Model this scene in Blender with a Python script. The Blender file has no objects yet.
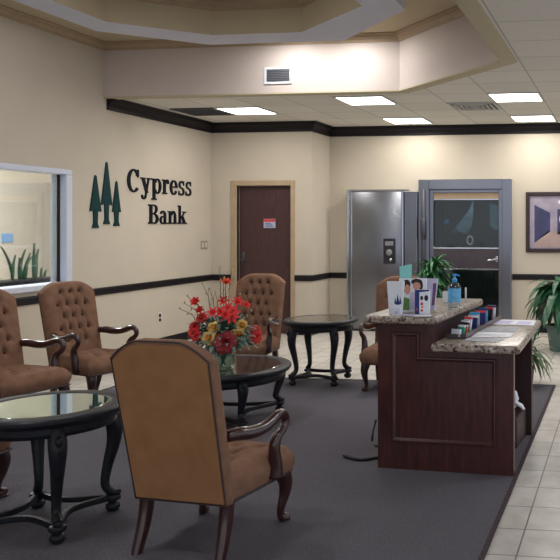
import bpy, bmesh, math, random
from mathutils import Vector, Matrix, noise
random.seed(7)
PI = math.pi
sc = bpy.context.scene
C = sc.collection
def R(d): return math.radians(d)

# ------------------------------------------------------------------ materials
def srgb(r, g, b):
    f = lambda c: (c/255/12.92) if c/255 <= .04045 else ((c/255+.055)/1.055)**2.4
    return (f(r), f(g), f(b), 1)
def mat(name, col, rough=.5, metal=0., var=.08, scale=8., bump=0., bscale=60., spec=.5, coat=0., col2=None, stretch=None, emit=None, es=0., trans=0., detail=4.):
    m = bpy.data.materials.new(name); m.use_nodes = True
    nt = m.node_tree; N = nt.nodes; L = nt.links
    b = N['Principled BSDF']
    b.inputs['Roughness'].default_value = rough
    b.inputs['Metallic'].default_value = metal
    b.inputs['Specular IOR Level'].default_value = spec
    b.inputs['Coat Weight'].default_value = coat
    b.inputs['Transmission Weight'].default_value = trans
    tc = N.new('ShaderNodeTexCoord'); mp = N.new('ShaderNodeMapping')
    L.new(tc.outputs['Object'], mp.inputs['Vector'])
    if stretch: mp.inputs['Scale'].default_value = stretch
    nz = N.new('ShaderNodeTexNoise'); nz.inputs['Scale'].default_value = scale; nz.inputs['Detail'].default_value = detail
    L.new(mp.outputs['Vector'], nz.inputs['Vector'])
    rp = N.new('ShaderNodeValToRGB')
    c = tuple(col)
    if col2 is None:
        lo = tuple(x*(1-var) for x in c[:3])+(1,); hi = tuple(min(1, x*(1+var)) for x in c[:3])+(1,)
    else: lo, hi = c, tuple(col2)
    rp.color_ramp.elements[0].color = lo; rp.color_ramp.elements[1].color = hi
    rp.color_ramp.elements[0].position = .32; rp.color_ramp.elements[1].position = .68
    L.new(nz.outputs['Fac'], rp.inputs['Fac']); L.new(rp.outputs['Color'], b.inputs['Base Color'])
    if bump:
        n2 = N.new('ShaderNodeTexNoise'); n2.inputs['Scale'].default_value = bscale
        L.new(mp.outputs['Vector'], n2.inputs['Vector'])
        bp = N.new('ShaderNodeBump'); bp.inputs['Strength'].default_value = bump; bp.inputs['Distance'].default_value = .01
        L.new(n2.outputs['Fac'], bp.inputs['Height']); L.new(bp.outputs['Normal'], b.inputs['Normal'])
    if emit:
        b.inputs['Emission Color'].default_value = emit; b.inputs['Emission Strength'].default_value = es
    return m
def grid_mat(name, c1, c2, line, size, off, lw, rough=.4, bump=.15, spec=.4, nscale=6.):
    """square tiles of a given size laid out in object space (x, y)"""
    m = mat(name, c1, rough, col2=c2, scale=nscale, bump=bump, bscale=40, spec=spec)
    nt = m.node_tree; N = nt.nodes; L = nt.links; b = N['Principled BSDF']
    tc = N.new('ShaderNodeTexCoord'); sx = N.new('ShaderNodeSeparateXYZ'); L.new(tc.outputs['Object'], sx.inputs[0])
    ds = []; ids = []
    for k, ax in enumerate('XY'):
        a = N.new('ShaderNodeMath'); a.operation = 'SUBTRACT'; a.inputs[1].default_value = off[k]; L.new(sx.outputs[ax], a.inputs[0])
        d = N.new('ShaderNodeMath'); d.operation = 'DIVIDE'; d.inputs[1].default_value = size; L.new(a.outputs[0], d.inputs[0])
        fl = N.new('ShaderNodeMath'); fl.operation = 'FLOOR'; L.new(d.outputs[0], fl.inputs[0]); ids.append(fl)
        fr = N.new('ShaderNodeMath'); fr.operation = 'PINGPONG'; fr.inputs[1].default_value = .5; L.new(d.outputs[0], fr.inputs[0])
        ds.append(fr)
    mn = N.new('ShaderNodeMath'); mn.operation = 'MINIMUM'; L.new(ds[0].outputs[0], mn.inputs[0]); L.new(ds[1].outputs[0], mn.inputs[1])
    lt = N.new('ShaderNodeMath'); lt.operation = 'LESS_THAN'; lt.inputs[1].default_value = lw/size/2; L.new(mn.outputs[0], lt.inputs[0])
    cx = N.new('ShaderNodeCombineXYZ'); L.new(ids[0].outputs[0], cx.inputs[0]); L.new(ids[1].outputs[0], cx.inputs[1])
    wn = N.new('ShaderNodeTexWhiteNoise'); L.new(cx.outputs[0], wn.inputs['Vector'])
    mr = N.new('ShaderNodeMapRange'); mr.inputs['To Min'].default_value = .93; mr.inputs['To Max'].default_value = 1.05; L.new(wn.outputs['Value'], mr.inputs['Value'])
    src = b.inputs['Base Color'].links[0].from_socket
    mul = N.new('ShaderNodeVectorMath'); mul.operation = 'SCALE'; L.new(src, mul.inputs[0]); L.new(mr.outputs['Result'], mul.inputs['Scale'])
    mx = N.new('ShaderNodeMix'); mx.data_type = 'RGBA'; L.new(lt.outputs[0], mx.inputs['Factor'])
    L.new(mul.outputs[0], mx.inputs['A']); mx.inputs['B'].default_value = line
    L.new(mx.outputs['Result'], b.inputs['Base Color'])
    return m
def clear_mat(name, tint=(1, 1, 1, 1), gloss=.08):
    m = bpy.data.materials.new(name); m.use_nodes = True; nt = m.node_tree; N = nt.nodes; L = nt.links
    for n in list(N): N.remove(n)
    o = N.new('ShaderNodeOutputMaterial'); mx = N.new('ShaderNodeMixShader')
    t = N.new('ShaderNodeBsdfTransparent'); t.inputs[0].default_value = tint
    g = N.new('ShaderNodeBsdfGlossy'); g.inputs['Roughness'].default_value = .03
    lw = N.new('ShaderNodeLayerWeight'); lw.inputs['Blend'].default_value = .25
    ma = N.new('ShaderNodeMath'); ma.operation = 'MULTIPLY_ADD'; ma.inputs[1].default_value = .5; ma.inputs[2].default_value = gloss
    L.new(lw.outputs['Fresnel'], ma.inputs[0]); ma.use_clamp = True
    L.new(ma.outputs[0], mx.inputs[0]); L.new(t.outputs[0], mx.inputs[1]); L.new(g.outputs[0], mx.inputs[2]); L.new(mx.outputs[0], o.inputs[0])
    return m

M = {}
M['wall'] = mat('wall_paint', srgb(196, 186, 170), .85, var=.02, scale=3, bump=.05, bscale=200, spec=.2)
M['bulk'] = mat('bulkhead_paint', srgb(206, 194, 186), .85, var=.02, scale=3, spec=.2)
M['tray'] = mat('tray_ceiling_paint', srgb(190, 176, 148), .9, var=.02, scale=3, spec=.2)
M['ring'] = mat('cloud_paint', srgb(214, 215, 226), .9, var=.02, scale=3, spec=.2)
M['tan_trim'] = mat('tan_trim', srgb(172, 150, 122), .6, var=.05, scale=10)
M['opening_trim'] = mat('opening_trim_paint', srgb(190, 180, 150), .7, var=.03, scale=10)
M['dark_trim'] = mat('dark_trim', srgb(24, 20, 25), .5, spec=.25, var=.15, scale=20, stretch=(1, 1, 6))
M['ceil'] = grid_mat('ceiling_tile', srgb(222, 219, 210), srgb(230, 227, 219), srgb(178, 174, 164), .57, (-.87, 8.165), .012, .9, .1, .1, 60)
M['tile'] = grid_mat('floor_tile', srgb(184, 178, 170), srgb(204, 199, 192), srgb(124, 118, 112), .307, (-.474, 3.79), .008, .38, .05, .4, 7)
M['carpet'] = mat('carpet', srgb(86, 83, 89), .95, col2=srgb(108, 105, 111), scale=150, bump=.6, bscale=220, spec=.05, detail=2)
M['binding'] = mat('carpet_binding', srgb(72, 62, 66), .9, var=.15, scale=60, spec=.1)
M['doorwood'] = mat('dark_door_wood', srgb(62, 40, 40), .45, col2=srgb(74, 48, 46), scale=7, stretch=(6, 6, .7))
M['desk'] = mat('mahogany', srgb(54, 26, 25), .34, col2=srgb(80, 40, 36), scale=6, stretch=(7, 7, .8), spec=.5, coat=.15)
M['deskin'] = mat('desk_inside', srgb(48, 26, 26), .5, var=.2, scale=6, stretch=(7, 7, .8))
M['mahog'] = mat('chair_mahogany', srgb(42, 19, 20), .28, col2=srgb(60, 27, 26), scale=14, stretch=(1, 1, .3), coat=.4)
M['suede'] = mat('brown_suede', srgb(118, 88, 70), .9, col2=srgb(134, 101, 81), scale=16, bump=.15, bscale=300, spec=.15)
M['suedeback'] = mat('tan_suede_back', srgb(154, 111, 74), .9, col2=srgb(167, 122, 83), scale=9, bump=.15, bscale=300, spec=.12)
M['piping'] = mat('dark_piping', srgb(62, 52, 50), .7, var=.1)
M['button'] = mat('dark_button', srgb(64, 40, 34), .7, var=.1)
M['black'] = mat('black_table_paint', srgb(20, 21, 27), .44, col2=srgb(32, 33, 40), scale=25, coat=.05, spec=.3)
M['mirror'] = mat('mirrored_glass', srgb(196, 214, 208), .03, metal=1, var=.01)
M['smoke'] = mat('smoked_glass', srgb(98, 98, 92), .05, metal=1, var=.03)
M['stone'] = mat('dark_stone_top', srgb(26, 26, 32), .1, col2=srgb(58, 55, 60), scale=34, coat=.3, spec=.5)
M['steel'] = mat('brushed_steel', srgb(132, 134, 140), .27, metal=1, col2=srgb(140, 142, 148), scale=5, stretch=(.3, .3, 40))
M['steelp'] = mat('plain_steel', srgb(132, 136, 146), .3, metal=1, var=.015, scale=2)
M['steeld'] = mat('dark_steel', srgb(98, 100, 108), .35, metal=1, var=.06, scale=5, stretch=(.3, .3, 40))
M['chrome'] = mat('chrome', srgb(205, 208, 214), .15, metal=1, var=.02)
M['bronze'] = mat('dark_rail_metal', srgb(84, 76, 82), .4, metal=.6, var=.06)
M['keypad'] = mat('keypad_black', srgb(32, 32, 36), .4, var=.1)
M['keygrey'] = mat('keypad_grey', srgb(120, 122, 128), .4, var=.1)
M['white'] = mat('white_print', srgb(226, 230, 238), .5, var=.02)
M['framewhite'] = mat('window_frame_white', srgb(206, 212, 226), .45, var=.02)
M['blackgap'] = mat('black_gasket', srgb(28, 20, 32), .6, var=.1)
M['plate'] = mat('switch_plate', srgb(150, 138, 122), .4, var=.03)
M['platew'] = mat('outlet_plate', srgb(205, 198, 186), .4, var=.03)
M['signgreen'] = mat('sign_green', srgb(6, 52, 54), .6, spec=.2, var=.08, scale=20)
M['signblack'] = mat('sign_black', srgb(8, 14, 26), .6, spec=.2, var=.1, scale=20)
M['light'] = mat('light_diffuser', (1, 1, 1, 1), .5, var=.01, emit=(1, .97, .93, 1), es=9)
M['leaf'] = mat('leaf_green', srgb(34, 84, 52), .4, col2=srgb(56, 116, 66), scale=12, coat=.1)
M['leafd'] = mat('dark_leaf_green', srgb(24, 70, 48), .4, col2=srgb(40, 96, 60), scale=12)
M['leafgrey'] = mat('grey_green_leaf', srgb(80, 104, 94), .6, col2=srgb(116, 140, 124), scale=20)
M['leafy'] = mat('yellow_edge_leaf', srgb(70, 100, 56), .5, col2=srgb(140, 140, 80), scale=12)
M['leafm'] = mat('striped_leaf', srgb(40, 84, 54), .5, col2=srgb(96, 116, 66), scale=14)
M['twig'] = mat('twig_brown', srgb(92, 66, 52), .7, var=.15, scale=30)
M['budtan'] = mat('bud_tan', srgb(190, 160, 110), .6, var=.15, scale=30)
M['red'] = mat('petal_red', srgb(196, 22, 28), .5, col2=srgb(222, 48, 42), scale=25)
M['crimson'] = mat('petal_crimson', srgb(120, 12, 26), .5, col2=srgb(168, 24, 36), scale=25)
M['orange'] = mat('petal_orange_red', srgb(206, 52, 24), .5, col2=srgb(228, 84, 40), scale=25)
M['yellow'] = mat('petal_yellow', srgb(214, 170, 74), .5, col2=srgb(232, 200, 124), scale=25)
M['amber'] = mat('petal_amber', srgb(200, 130, 40), .5, var=.1, scale=25)
M['vase'] = clear_mat('vase_glass', (.80, .88, .84, 1), .06)
M['bottle'] = clear_mat('bottle_plastic', (.86, .92, .96, 1), .10)
M['pane'] = clear_mat('window_pane', (.96, .98, .97, 1), .0)
M['gatepane'] = clear_mat('gate_pane', (.55, .6, .58, 1), .03)
M['blue'] = mat('pump_blue', srgb(40, 150, 214), .35, var=.05)
M['bluelabel'] = mat('label_blue', srgb(70, 160, 214), .4, col2=srgb(120, 190, 226), scale=40)
M['navy'] = mat('print_navy', srgb(30, 44, 110), .5, var=.1)
M['mint'] = mat('mint_paper', srgb(140, 208, 206), .6, var=.03)
M['lilac'] = mat('lilac_paper', srgb(196, 190, 222), .6, var=.05)
M['purple'] = mat('purple_print', srgb(110, 76, 120), .6, var=.1)
M['skin'] = mat('printed_skin', srgb(206, 150, 128), .6, var=.06)
M['hair'] = mat('printed_hair', srgb(34, 24, 30), .6, var=.1)
M['greenp'] = mat('printed_green', srgb(92, 142, 70), .6, var=.2)
M['teal'] = mat('card_teal', srgb(50, 150, 130), .5, var=.05)
M['orangep'] = mat('card_orange', srgb(222, 110, 50), .5, var=.05)
M['redp'] = mat('card_red', srgb(216, 66, 66), .5, var=.05)
M['greyp'] = mat('newsprint', srgb(176, 178, 184), .7, col2=srgb(196, 198, 204), scale=120)
M['printgrey'] = mat('printed_grey', srgb(126, 128, 136), .7, col2=srgb(196, 196, 200), scale=70, stretch=(1, 4, 1))
M['darkitem'] = mat('dark_plastic', srgb(34, 36, 44), .4, var=.1)
M['strap'] = mat('black_strap', srgb(22, 24, 32), .7, var=.1)
M['pot'] = mat('grey_green_pot', srgb(86, 108, 102), .5, var=.08)
M['potbrown'] = mat('brown_pot', srgb(86, 66, 54), .6, var=.1)
M['soil'] = mat('soil', srgb(46, 36, 30), .95, var=.3, scale=50)
M['pale_blue'] = mat('pale_blue_matte', srgb(124, 152, 178), .8, col2=srgb(84, 108, 130), scale=9)
M['midblue'] = mat('blue_matte', srgb(70, 120, 190), .8, var=.2)
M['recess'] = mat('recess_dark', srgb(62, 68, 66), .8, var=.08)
M['signred'] = mat('notice_red', srgb(206, 70, 70), .5, var=.05)
M['signblue'] = mat('notice_pale', srgb(178, 188, 210), .5, var=.05)
M['skyblue'] = mat('notice_blue', srgb(130, 168, 214), .5, var=.05)
M['farwall'] = mat('office_paint', srgb(205, 197, 184), .85, var=.02, scale=3, spec=.2)
M['vent'] = mat('vent_metal', srgb(196, 196, 192), .5, var=.03)
M['ventdark'] = mat('vent_dark', srgb(72, 76, 84), .6, var=.1)
M['frame'] = mat('picture_frame', srgb(48, 32, 36), .35, var=.15, scale=20)
M['pic_dark'] = mat('print_slate', srgb(44, 46, 84), .5, col2=srgb(66, 66, 104), scale=5)
M['pic_pale'] = mat('print_pale', srgb(134, 126, 148), .5, col2=srgb(166, 156, 170), scale=5)
M['pic_floor'] = mat('print_floor', srgb(158, 136, 130), .5, col2=srgb(178, 156, 148), scale=5)

def granite():
    m = mat('granite', srgb(120, 104, 92), .3, coat=.05, spec=.45)
    nt = m.node_tree; N = nt.nodes; L = nt.links; b = N['Principled BSDF']
    tc = N.new('ShaderNodeTexCoord')
    v = N.new('ShaderNodeTexVoronoi'); v.inputs['Scale'].default_value = 62; L.new(tc.outputs['Object'], v.inputs['Vector'])
    n = N.new('ShaderNodeTexNoise'); n.inputs['Scale'].default_value = 30; n.inputs['Detail'].default_value = 6; L.new(tc.outputs['Object'], n.inputs['Vector'])
    sx = N.new('ShaderNodeSeparateColor'); L.new(v.outputs['Color'], sx.inputs[0])
    ad = N.new('ShaderNodeMath'); ad.operation = 'MULTIPLY_ADD'; ad.inputs[1].default_value = .45; L.new(sx.outputs[0], ad.inputs[0])
    m2 = N.new('ShaderNodeMath'); m2.operation = 'MULTIPLY'; m2.inputs[1].default_value = .6; L.new(n.outputs['Fac'], m2.inputs[0]); L.new(m2.outputs[0], ad.inputs[2])
    rp = N.new('ShaderNodeValToRGB'); cr = rp.color_ramp
    cr.elements[0].position = .22; cr.elements[0].color = srgb(26, 25, 27)
    cr.elements[1].position = .75; cr.elements[1].color = srgb(190, 180, 166)
    for p, c in ((.36, srgb(96, 82, 74)), (.5, srgb(166, 146, 124)), (.6, srgb(140, 130, 124))):
        e = cr.elements.new(p); e.color = c
    L.new(ad.outputs[0], rp.inputs['Fac']); L.new(rp.outputs['Color'], b.inputs['Base Color'])
    return m
M['granite'] = granite()

# ------------------------------------------------------------------ mesh helpers
def new(): return bmesh.new()
def obj(name, bm, m, parent=None, smooth=False, loc=None, rotz=0, ang=None):
    bmesh.ops.recalc_face_normals(bm, faces=bm.faces[:])
    me = bpy.data.meshes.new(name); bm.to_mesh(me); bm.free()
    ms = m if isinstance(m, (list, tuple)) else [m]
    for x in ms: me.materials.append(x)
    if smooth:
        me.shade_smooth() if hasattr(me, 'shade_smooth') else None
        if ang: me.set_sharp_from_angle(angle=R(ang))
    o = bpy.data.objects.new(name, me); C.objects.link(o)
    if parent: o.parent = parent
    if loc: o.location = loc
    if rotz: o.rotation_euler = (0, 0, rotz)
    return o
def tag(o, label, cat, group=None):
    o['label'] = label; o['category'] = cat
    if group: o['group'] = group
    return o
def thing(name, label, cat, loc=(0, 0, 0), rotz=0, group=None):
    o = bpy.data.objects.new(name, None); C.objects.link(o); o.empty_display_size = .05
    o.location = loc; o.rotation_euler = (0, 0, rotz)
    return tag(o, label, cat, group)
def struct(name, bm, m, parent=None, **k):
    o = obj(name, bm, m, parent, **k)
    if not parent: o['kind'] = 'structure'
    return o
def dup(root, loc, rotz, label, group=None):
    def cp(o, par):
        c = o.copy(); C.objects.link(c)
        if par: c.parent = par
        for ch in o.children: cp(ch, c)
        return c
    r = cp(root, None); r.location = loc; r.rotation_euler = (0, 0, rotz)
    r['label'] = label
    if group: r['group'] = group
    return r
def box(bm, x0, x1, y0, y1, z0, z1, bev=0., seg=2, mi=0):
    vs = [bm.verts.new((x, y, z)) for z in (z0, z1) for (x, y) in ((x0, y0), (x1, y0), (x1, y1), (x0, y1))]
    F = [(0, 3, 2, 1), (4, 5, 6, 7), (0, 1, 5, 4), (1, 2, 6, 5), (2, 3, 7, 6), (3, 0, 4, 7)]
    fs = [bm.faces.new([vs[i] for i in f]) for f in F]
    for f in fs: f.material_index = mi
    if bev:
        es = {e for f in fs for e in f.edges}
        r = bmesh.ops.bevel(bm, geom=list(es), offset=bev, segments=seg, profile=.5, affect='EDGES')
        for f in r['faces']: f.material_index = mi
    return bm
def prism(bm, pts, f, h0, h1, mi=0):
    """pts: 2D outline; f(u, v, h) -> 3D"""
    a = [bm.verts.new(f(u, v, h0)) for u, v in pts]; b = [bm.verts.new(f(u, v, h1)) for u, v in pts]
    n = len(pts); fs = [bm.faces.new(a[::-1]), bm.faces.new(b)]
    for i in range(n): fs.append(bm.faces.new((a[i], a[(i+1) % n], b[(i+1) % n], b[i])))
    for q in fs: q.material_index = mi
    return bm
def catmull(pts, n=6):
    P = [tuple(p) for p in pts]; out = []
    P = [P[0]] + P + [P[-1]]
    for i in range(1, len(P)-2):
        for k in range(n):
            t = k/n
            out.append(tuple(.5*((2*b) + (-a+c)*t + (2*a-5*b+4*c-d)*t*t + (-a+3*b-3*c+d)*t**3) for a, b, c, d in zip(P[i-1], P[i], P[i+1], P[i+2])))
    out.append(P[-1]); return out
def tube(bm, pts, rad, seg=10, flat=None, n=0, up=None, mi=0, power=2.):
    """pts: list of xyz; rad: radius or list; flat: (side, up) multipliers list or pair"""
    rs = rad if isinstance(rad, (list, tuple)) else [rad]*len(pts)
    if n:
        q = catmull([tuple(p)+(r,) for p, r in zip(pts, rs)], n)
        pts = [p[:3] for p in q]; rs = [max(.0005, p[3]) for p in q]
    P = [Vector(p) for p in pts]; rings = []
    u = Vector(up) if up else None
    for i, p in enumerate(P):
        t = (P[min(i+1, len(P)-1)] - P[max(i-1, 0)]).normalized()
        if u is None: u = Vector((1, 0, 0)) if abs(t.x) < .9 else Vector((0, 1, 0))
        s = (u - t*u.dot(t))
        if s.length < 1e-5: s = t.orthogonal()
        s.normalize(); w = t.cross(s)
        if not up: u = s
        a, b = flat if flat else (1, 1)
        ring = []
        for k in range(seg):
            c_, s_ = math.cos(2*PI*k/seg), math.sin(2*PI*k/seg)
            if power != 2:
                c_ = math.copysign(abs(c_)**(2/power), c_); s_ = math.copysign(abs(s_)**(2/power), s_)
            ring.append(bm.verts.new(p + s*(rs[i]*a*c_) + w*(rs[i]*b*s_)))
        rings.append(ring)
    for A, B in zip(rings, rings[1:]):
        for k in range(seg):
            f = bm.faces.new((A[k], A[(k+1) % seg], B[(k+1) % seg], B[k])); f.material_index = mi
    for q in (rings[0][::-1], rings[-1]):
        f = bm.faces.new(q); f.material_index = mi
    return bm
def lathe(bm, prof, seg=32, c=(0, 0, 0), caps=True, mi=0):
    rings = []
    for r, z in prof:
        rings.append([bm.verts.new((c[0]+r*math.cos(2*PI*k/seg), c[1]+r*math.sin(2*PI*k/seg), c[2]+z)) for k in range(seg)])
    for A, B in zip(rings, rings[1:]):
        for k in range(seg):
            f = bm.faces.new((A[k], A[(k+1) % seg], B[(k+1) % seg], B[k])); f.material_index = mi
    if caps:
        for q in (rings[0][::-1], rings[-1]):
            f = bm.faces.new(q); f.material_index = mi
    return bm
def ball(bm, c, r, sx=1, sy=1, sz=1, u=10, v=7, mi=0):
    m = Matrix.Translation(c) @ Matrix.Diagonal((sx, sy, sz, 1))
    g = bmesh.ops.create_uvsphere(bm, u_segments=u, v_segments=v, radius=r, matrix=m)
    for q in g['verts']:
        for f in q.link_faces: f.material_index = mi
def loft_profile(bm, path, prof, closed=False):
    """sweep a 2D profile (out, z) along a horizontal polyline; out is to the left of travel; mitred corners"""
    n = len(path); rings = []
    for i in range(n):
        p = Vector(path[i]).to_2d()
        a = Vector(path[(i-1) % n]).to_2d() if (i > 0 or closed) else None
        b = Vector(path[(i+1) % n]).to_2d() if (i < n-1 or closed) else None
        d1 = (p-a).normalized() if a is not None else (b-p).normalized()
        d2 = (b-p).normalized() if b is not None else d1
        n1 = Vector((-d1.y, d1.x)); n2 = Vector((-d2.y, d2.x))
        m = n1+n2; m = m/m.dot(n1)
        rings.append([bm.verts.new((p.x+m.x*o, p.y+m.y*o, z)) for o, z in prof])
    k = len(prof)
    for i in range(n if closed else n-1):
        A, B = rings[i], rings[(i+1) % n]
        for j in range(k): bm.faces.new((A[j], A[(j+1) % k], B[(j+1) % k], B[j]))
    if not closed:
        bm.faces.new(rings[0]); bm.faces.new(rings[-1][::-1])
    return bm
def leaf(bm, base, direction, length, width, droop=.6, seg=6, fold=.15, twist=0., mi=0, tip=1.):
    """a curved leaf blade with a midrib fold"""
    d = Vector(direction).normalized(); p = Vector(base); rows = []
    side = d.cross(Vector((0, 0, 1)))
    if side.length < .05: side = Vector((math.cos(twist), math.sin(twist), 0))
    side.normalize()
    for i in range(seg+1):
        t = i/seg
        w = width*(math.sin(PI*min(1, (t*.88+.12)**.75))**.8 if t < 1 else 0.02)*.5
        nrm = side.cross(d)
        rows.append((bm.verts.new(p-side*w+nrm*w*fold*2), bm.verts.new(p), bm.verts.new(p+side*w+nrm*w*fold*2)))
        d = (d+Vector((0, 0, -1))*droop/seg).normalized(); p = p+d*(length/seg)
    for A, B in zip(rows, rows[1:]):
        for k in (0, 1):
            f = bm.faces.new((A[k], A[k+1], B[k+1], B[k])); f.material_index = mi
    return bm

# ------------------------------------------------------------------ camera
th = math.atan(102/775)
cam = bpy.data.cameras.new('camera'); co = bpy.data.objects.new('camera', cam); C.objects.link(co)
co.location = (0, 0, 1.5); co.rotation_euler = (PI/2, 0, th)
cam.sensor_width = 36; cam.lens = 775/560*36
cam.shift_x = .5-520/560; cam.shift_y = 225/560-.5; cam.clip_end = 60; cam.clip_start = .05
sc.camera = co

# ------------------------------------------------------------------ the room
XL, YD, YB, XJ = -5.65, 10.1, 10.75, -4.19       # left wall, door wall, back wall, jog
ZC, ZT = 2.91, 3.5
XR, YF = 3.6, -1.2
TB, TX1, TX2, TY2 = 7.85, -2.30, -1.03, 6.55      # the tray opening
bm = new(); box(bm, -9, XR, YF, 11.2, -.1, 0); struct('floor', bm, M['tile'])
bm = new(); box(bm, -4.64, -.625, YF+.3, 7.18, .0, .012); struct('trim_1', bm, M['carpet']).name = 'floor_carpet'
bm = new()
box(bm, -.635, -.612, YF+.3, 7.19, .0, .014); box(bm, -4.65, -.635, 7.17, 7.192, 0, .014); box(bm, -4.655, -4.635, YF+.3, 7.19, 0, .014)
struct('trim_1', bm, M['binding'])
# left wall with the window opening
WY0, WY1, WZ0, WZ1 = 4.6, 7.34, .87, 2.07
bm = new(); t = .14
box(bm, XL-t, XL, YF, WY0, 0, ZT); box(bm, XL-t, XL, WY1, YD+.1, 0, ZT)
box(bm, XL-t, XL, WY0, WY1, 0, WZ0); box(bm, XL-t, XL, WY0, WY1, WZ1, ZT)
struct('wall_left', bm, M['wall'])
# door wall and jog
DX0, DX1, DZ = -5.27, -4.49, 2.04
bm = new()
box(bm, XL, DX0, YD, YD+.14, 0, ZC); box(bm, DX1, XJ, YD, YB, 0, ZC); box(bm, DX0, DX1, YD, YD+.14, DZ, ZC)
struct('wall_door_side', bm, M['wall'])
# back wall with the opening for the glass gate
GX0, GX1, GZ = -2.72, -1.64, 2.04
bm = new()
box(bm, XJ, GX0, YB, YB+.25, 0, ZC); box(bm, GX1, XR, YB, YB+.25, 0, ZC); box(bm, GX0, GX1, YB, YB+.25, GZ, ZC)
struct('wall_back', bm, M['wall'])
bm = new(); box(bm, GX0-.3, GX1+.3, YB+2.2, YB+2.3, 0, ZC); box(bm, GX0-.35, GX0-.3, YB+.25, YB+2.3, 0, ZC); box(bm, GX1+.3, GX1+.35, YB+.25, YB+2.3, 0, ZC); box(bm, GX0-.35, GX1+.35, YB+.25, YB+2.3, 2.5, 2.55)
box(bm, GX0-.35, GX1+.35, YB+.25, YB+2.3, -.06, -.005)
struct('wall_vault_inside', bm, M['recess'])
# low ceiling
bm = new()
P = [(XL, TB+.04), (TX1+.02, TB+.04), (TX2+.04, TY2+.02), (TX2+.04, YF), (XR, YF), (XR, YB+.2), (XL, YB+.2)]
prism(bm, P, lambda u, v, h: (u, v, h), ZC, ZC+.06); struct('ceiling', bm, M['ceil'])
# bulkhead around the tray
tp = [(XL, TB), (TX1, TB), (TX2, TY2), (TX2, YF)]
bm = new(); loft_profile(bm, tp, [(0, ZC-.004), (.08, ZC-.004), (.08, ZT), (0, ZT)]); struct('wall_bulkhead', bm, M['bulk'])
bm = new(); box(bm, XL, TX2+.1, YF, TB+.1, ZT, ZT+.06); struct('ceiling_tray', bm, M['tray'])
# tan strip round the opening on the underside
bm = new(); loft_profile(bm, tp, [(-.006, ZC-.014), (.135, ZC-.014), (.135, ZC), (-.006, ZC)]); struct('trim_2', bm, M['opening_trim'])
# tan crown in the tray
crown = lambda zt, s=1: [(0, zt), (0, zt-.085*s), (-.012*s, zt-.085*s), (-.018*s, zt-.06*s), (-.045*s, zt-.035*s), (-.05*s, zt-.018*s), (-.07*s, zt-.012*s), (-.07*s, zt)]
bm = new(); loft_profile(bm, [(XL, YF), (XL, TB), (TX1, TB), (TX2, TY2), (TX2, YF)], [(o, z) for o, z in crown(ZT)]); struct('trim_3', bm, M['tan_trim'])
# dropped octagonal cloud inside the tray
ring_in = [(-4.28, 2.2), (-4.28, 5.98), (-3.63, 6.52), (-2.80, 6.52), (-2.0, 5.80), (-2.0, 2.2), (-2.8, 1.5), (-3.63, 1.5)]
ring_out = [(-4.57, 1.95), (-4.57, 6.25), (-3.85, 6.87), (-2.54, 6.87), (-1.70, 5.95), (-1.70, 1.95), (-2.6, 1.2), (-3.8, 1.2)]
bm = new(); zb, zt2 = 3.2, ZT
vi = [[bm.verts.new((x, y, z)) for x, y in ring_in] for z in (zb, zt2)]
vo = [[bm.verts.new((x, y, z)) for x, y in ring_out] for z in (zb, zb+.11, )]
for i in range(8):
    j = (i+1) % 8
    for q, mi in (((vi[0][i], vi[0][j], vo[0][j], vo[0][i]), 0), ((vi[0][i], vi[1][i], vi[1][j], vi[0][j]), 1), ((vo[0][i], vo[0][j], vo[1][j], vo[1][i]), 0), ((vo[1][i], vo[1][j], vi[1][j], vi[1][i]), 0)):
        f = bm.faces.new(q); f.material_index = mi
struct('ceiling_cloud', bm, [M['ring'], M['tray']])
bm = new(); loft_profile(bm, ring_in, crown(ZT, 1.0), closed=True); struct('trim_4', bm, M['tan_trim'])
# outer lip moulding of the cloud
bm = new(); loft_profile(bm, [ring_out[k] for k in (0, 1, 2, 3, 4, 5)], [(0, zb+.10), (.03, zb+.10), (.05, zb+.14), (.07, zb+.16), (.07, zb+.19), (0, zb+.19)]); struct('trim_5', bm, M['tan_trim'])
# dark crown under the low ceiling
cw = [(XL, 7.90), (XL, YD), (XJ, YD), (XJ, YB), (XR, YB)]
prof = [(0, ZC-.002), (0, ZC-.135), (-.02, ZC-.135), (-.026, ZC-.10), (-.055, ZC-.06), (-.075, ZC-.045), (-.08, ZC-.02), (-.095, ZC-.002)]
bm = new(); loft_profile(bm, cw, prof); struct('trim_6', bm, M['dark_trim'])
# chair rails and baseboards
rp = lambda z0, z1, d=.024: [(0, z0), (-d*.6, z0), (-d, z0+.015), (-d, z1-.015), (-d*.6, z1), (0, z1)]
for nm, path in (('trim_7', [(XL, YF), (XL, YD), (DX0-.09, YD)]), ('trim_8', [(DX1+.06, YD), (XJ, YD), (XJ, YB), (-3.93, YB)]), ('trim_9', [(-1.52, YB), (XR, YB)])):
    bm = new(); loft_profile(bm, path, rp(.735, .815)); struct(nm, bm, M['dark_trim'])
for nm, path in (('baseboard_left', [(XL, YF), (XL, YD), (DX0-.09, YD)]), ('baseboard_door_side', [(DX1+.06, YD), (XJ, YD), (XJ, YB), (-3.93, YB)]), ('baseboard_back', [(-1.52, YB), (XR, YB)])):
    bm = new(); loft_profile(bm, path, [(0, 0), (-.018, 0), (-.018, .09), (-.012, .105), (0, .105)]); struct(nm, bm, M['dark_trim'])

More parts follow.
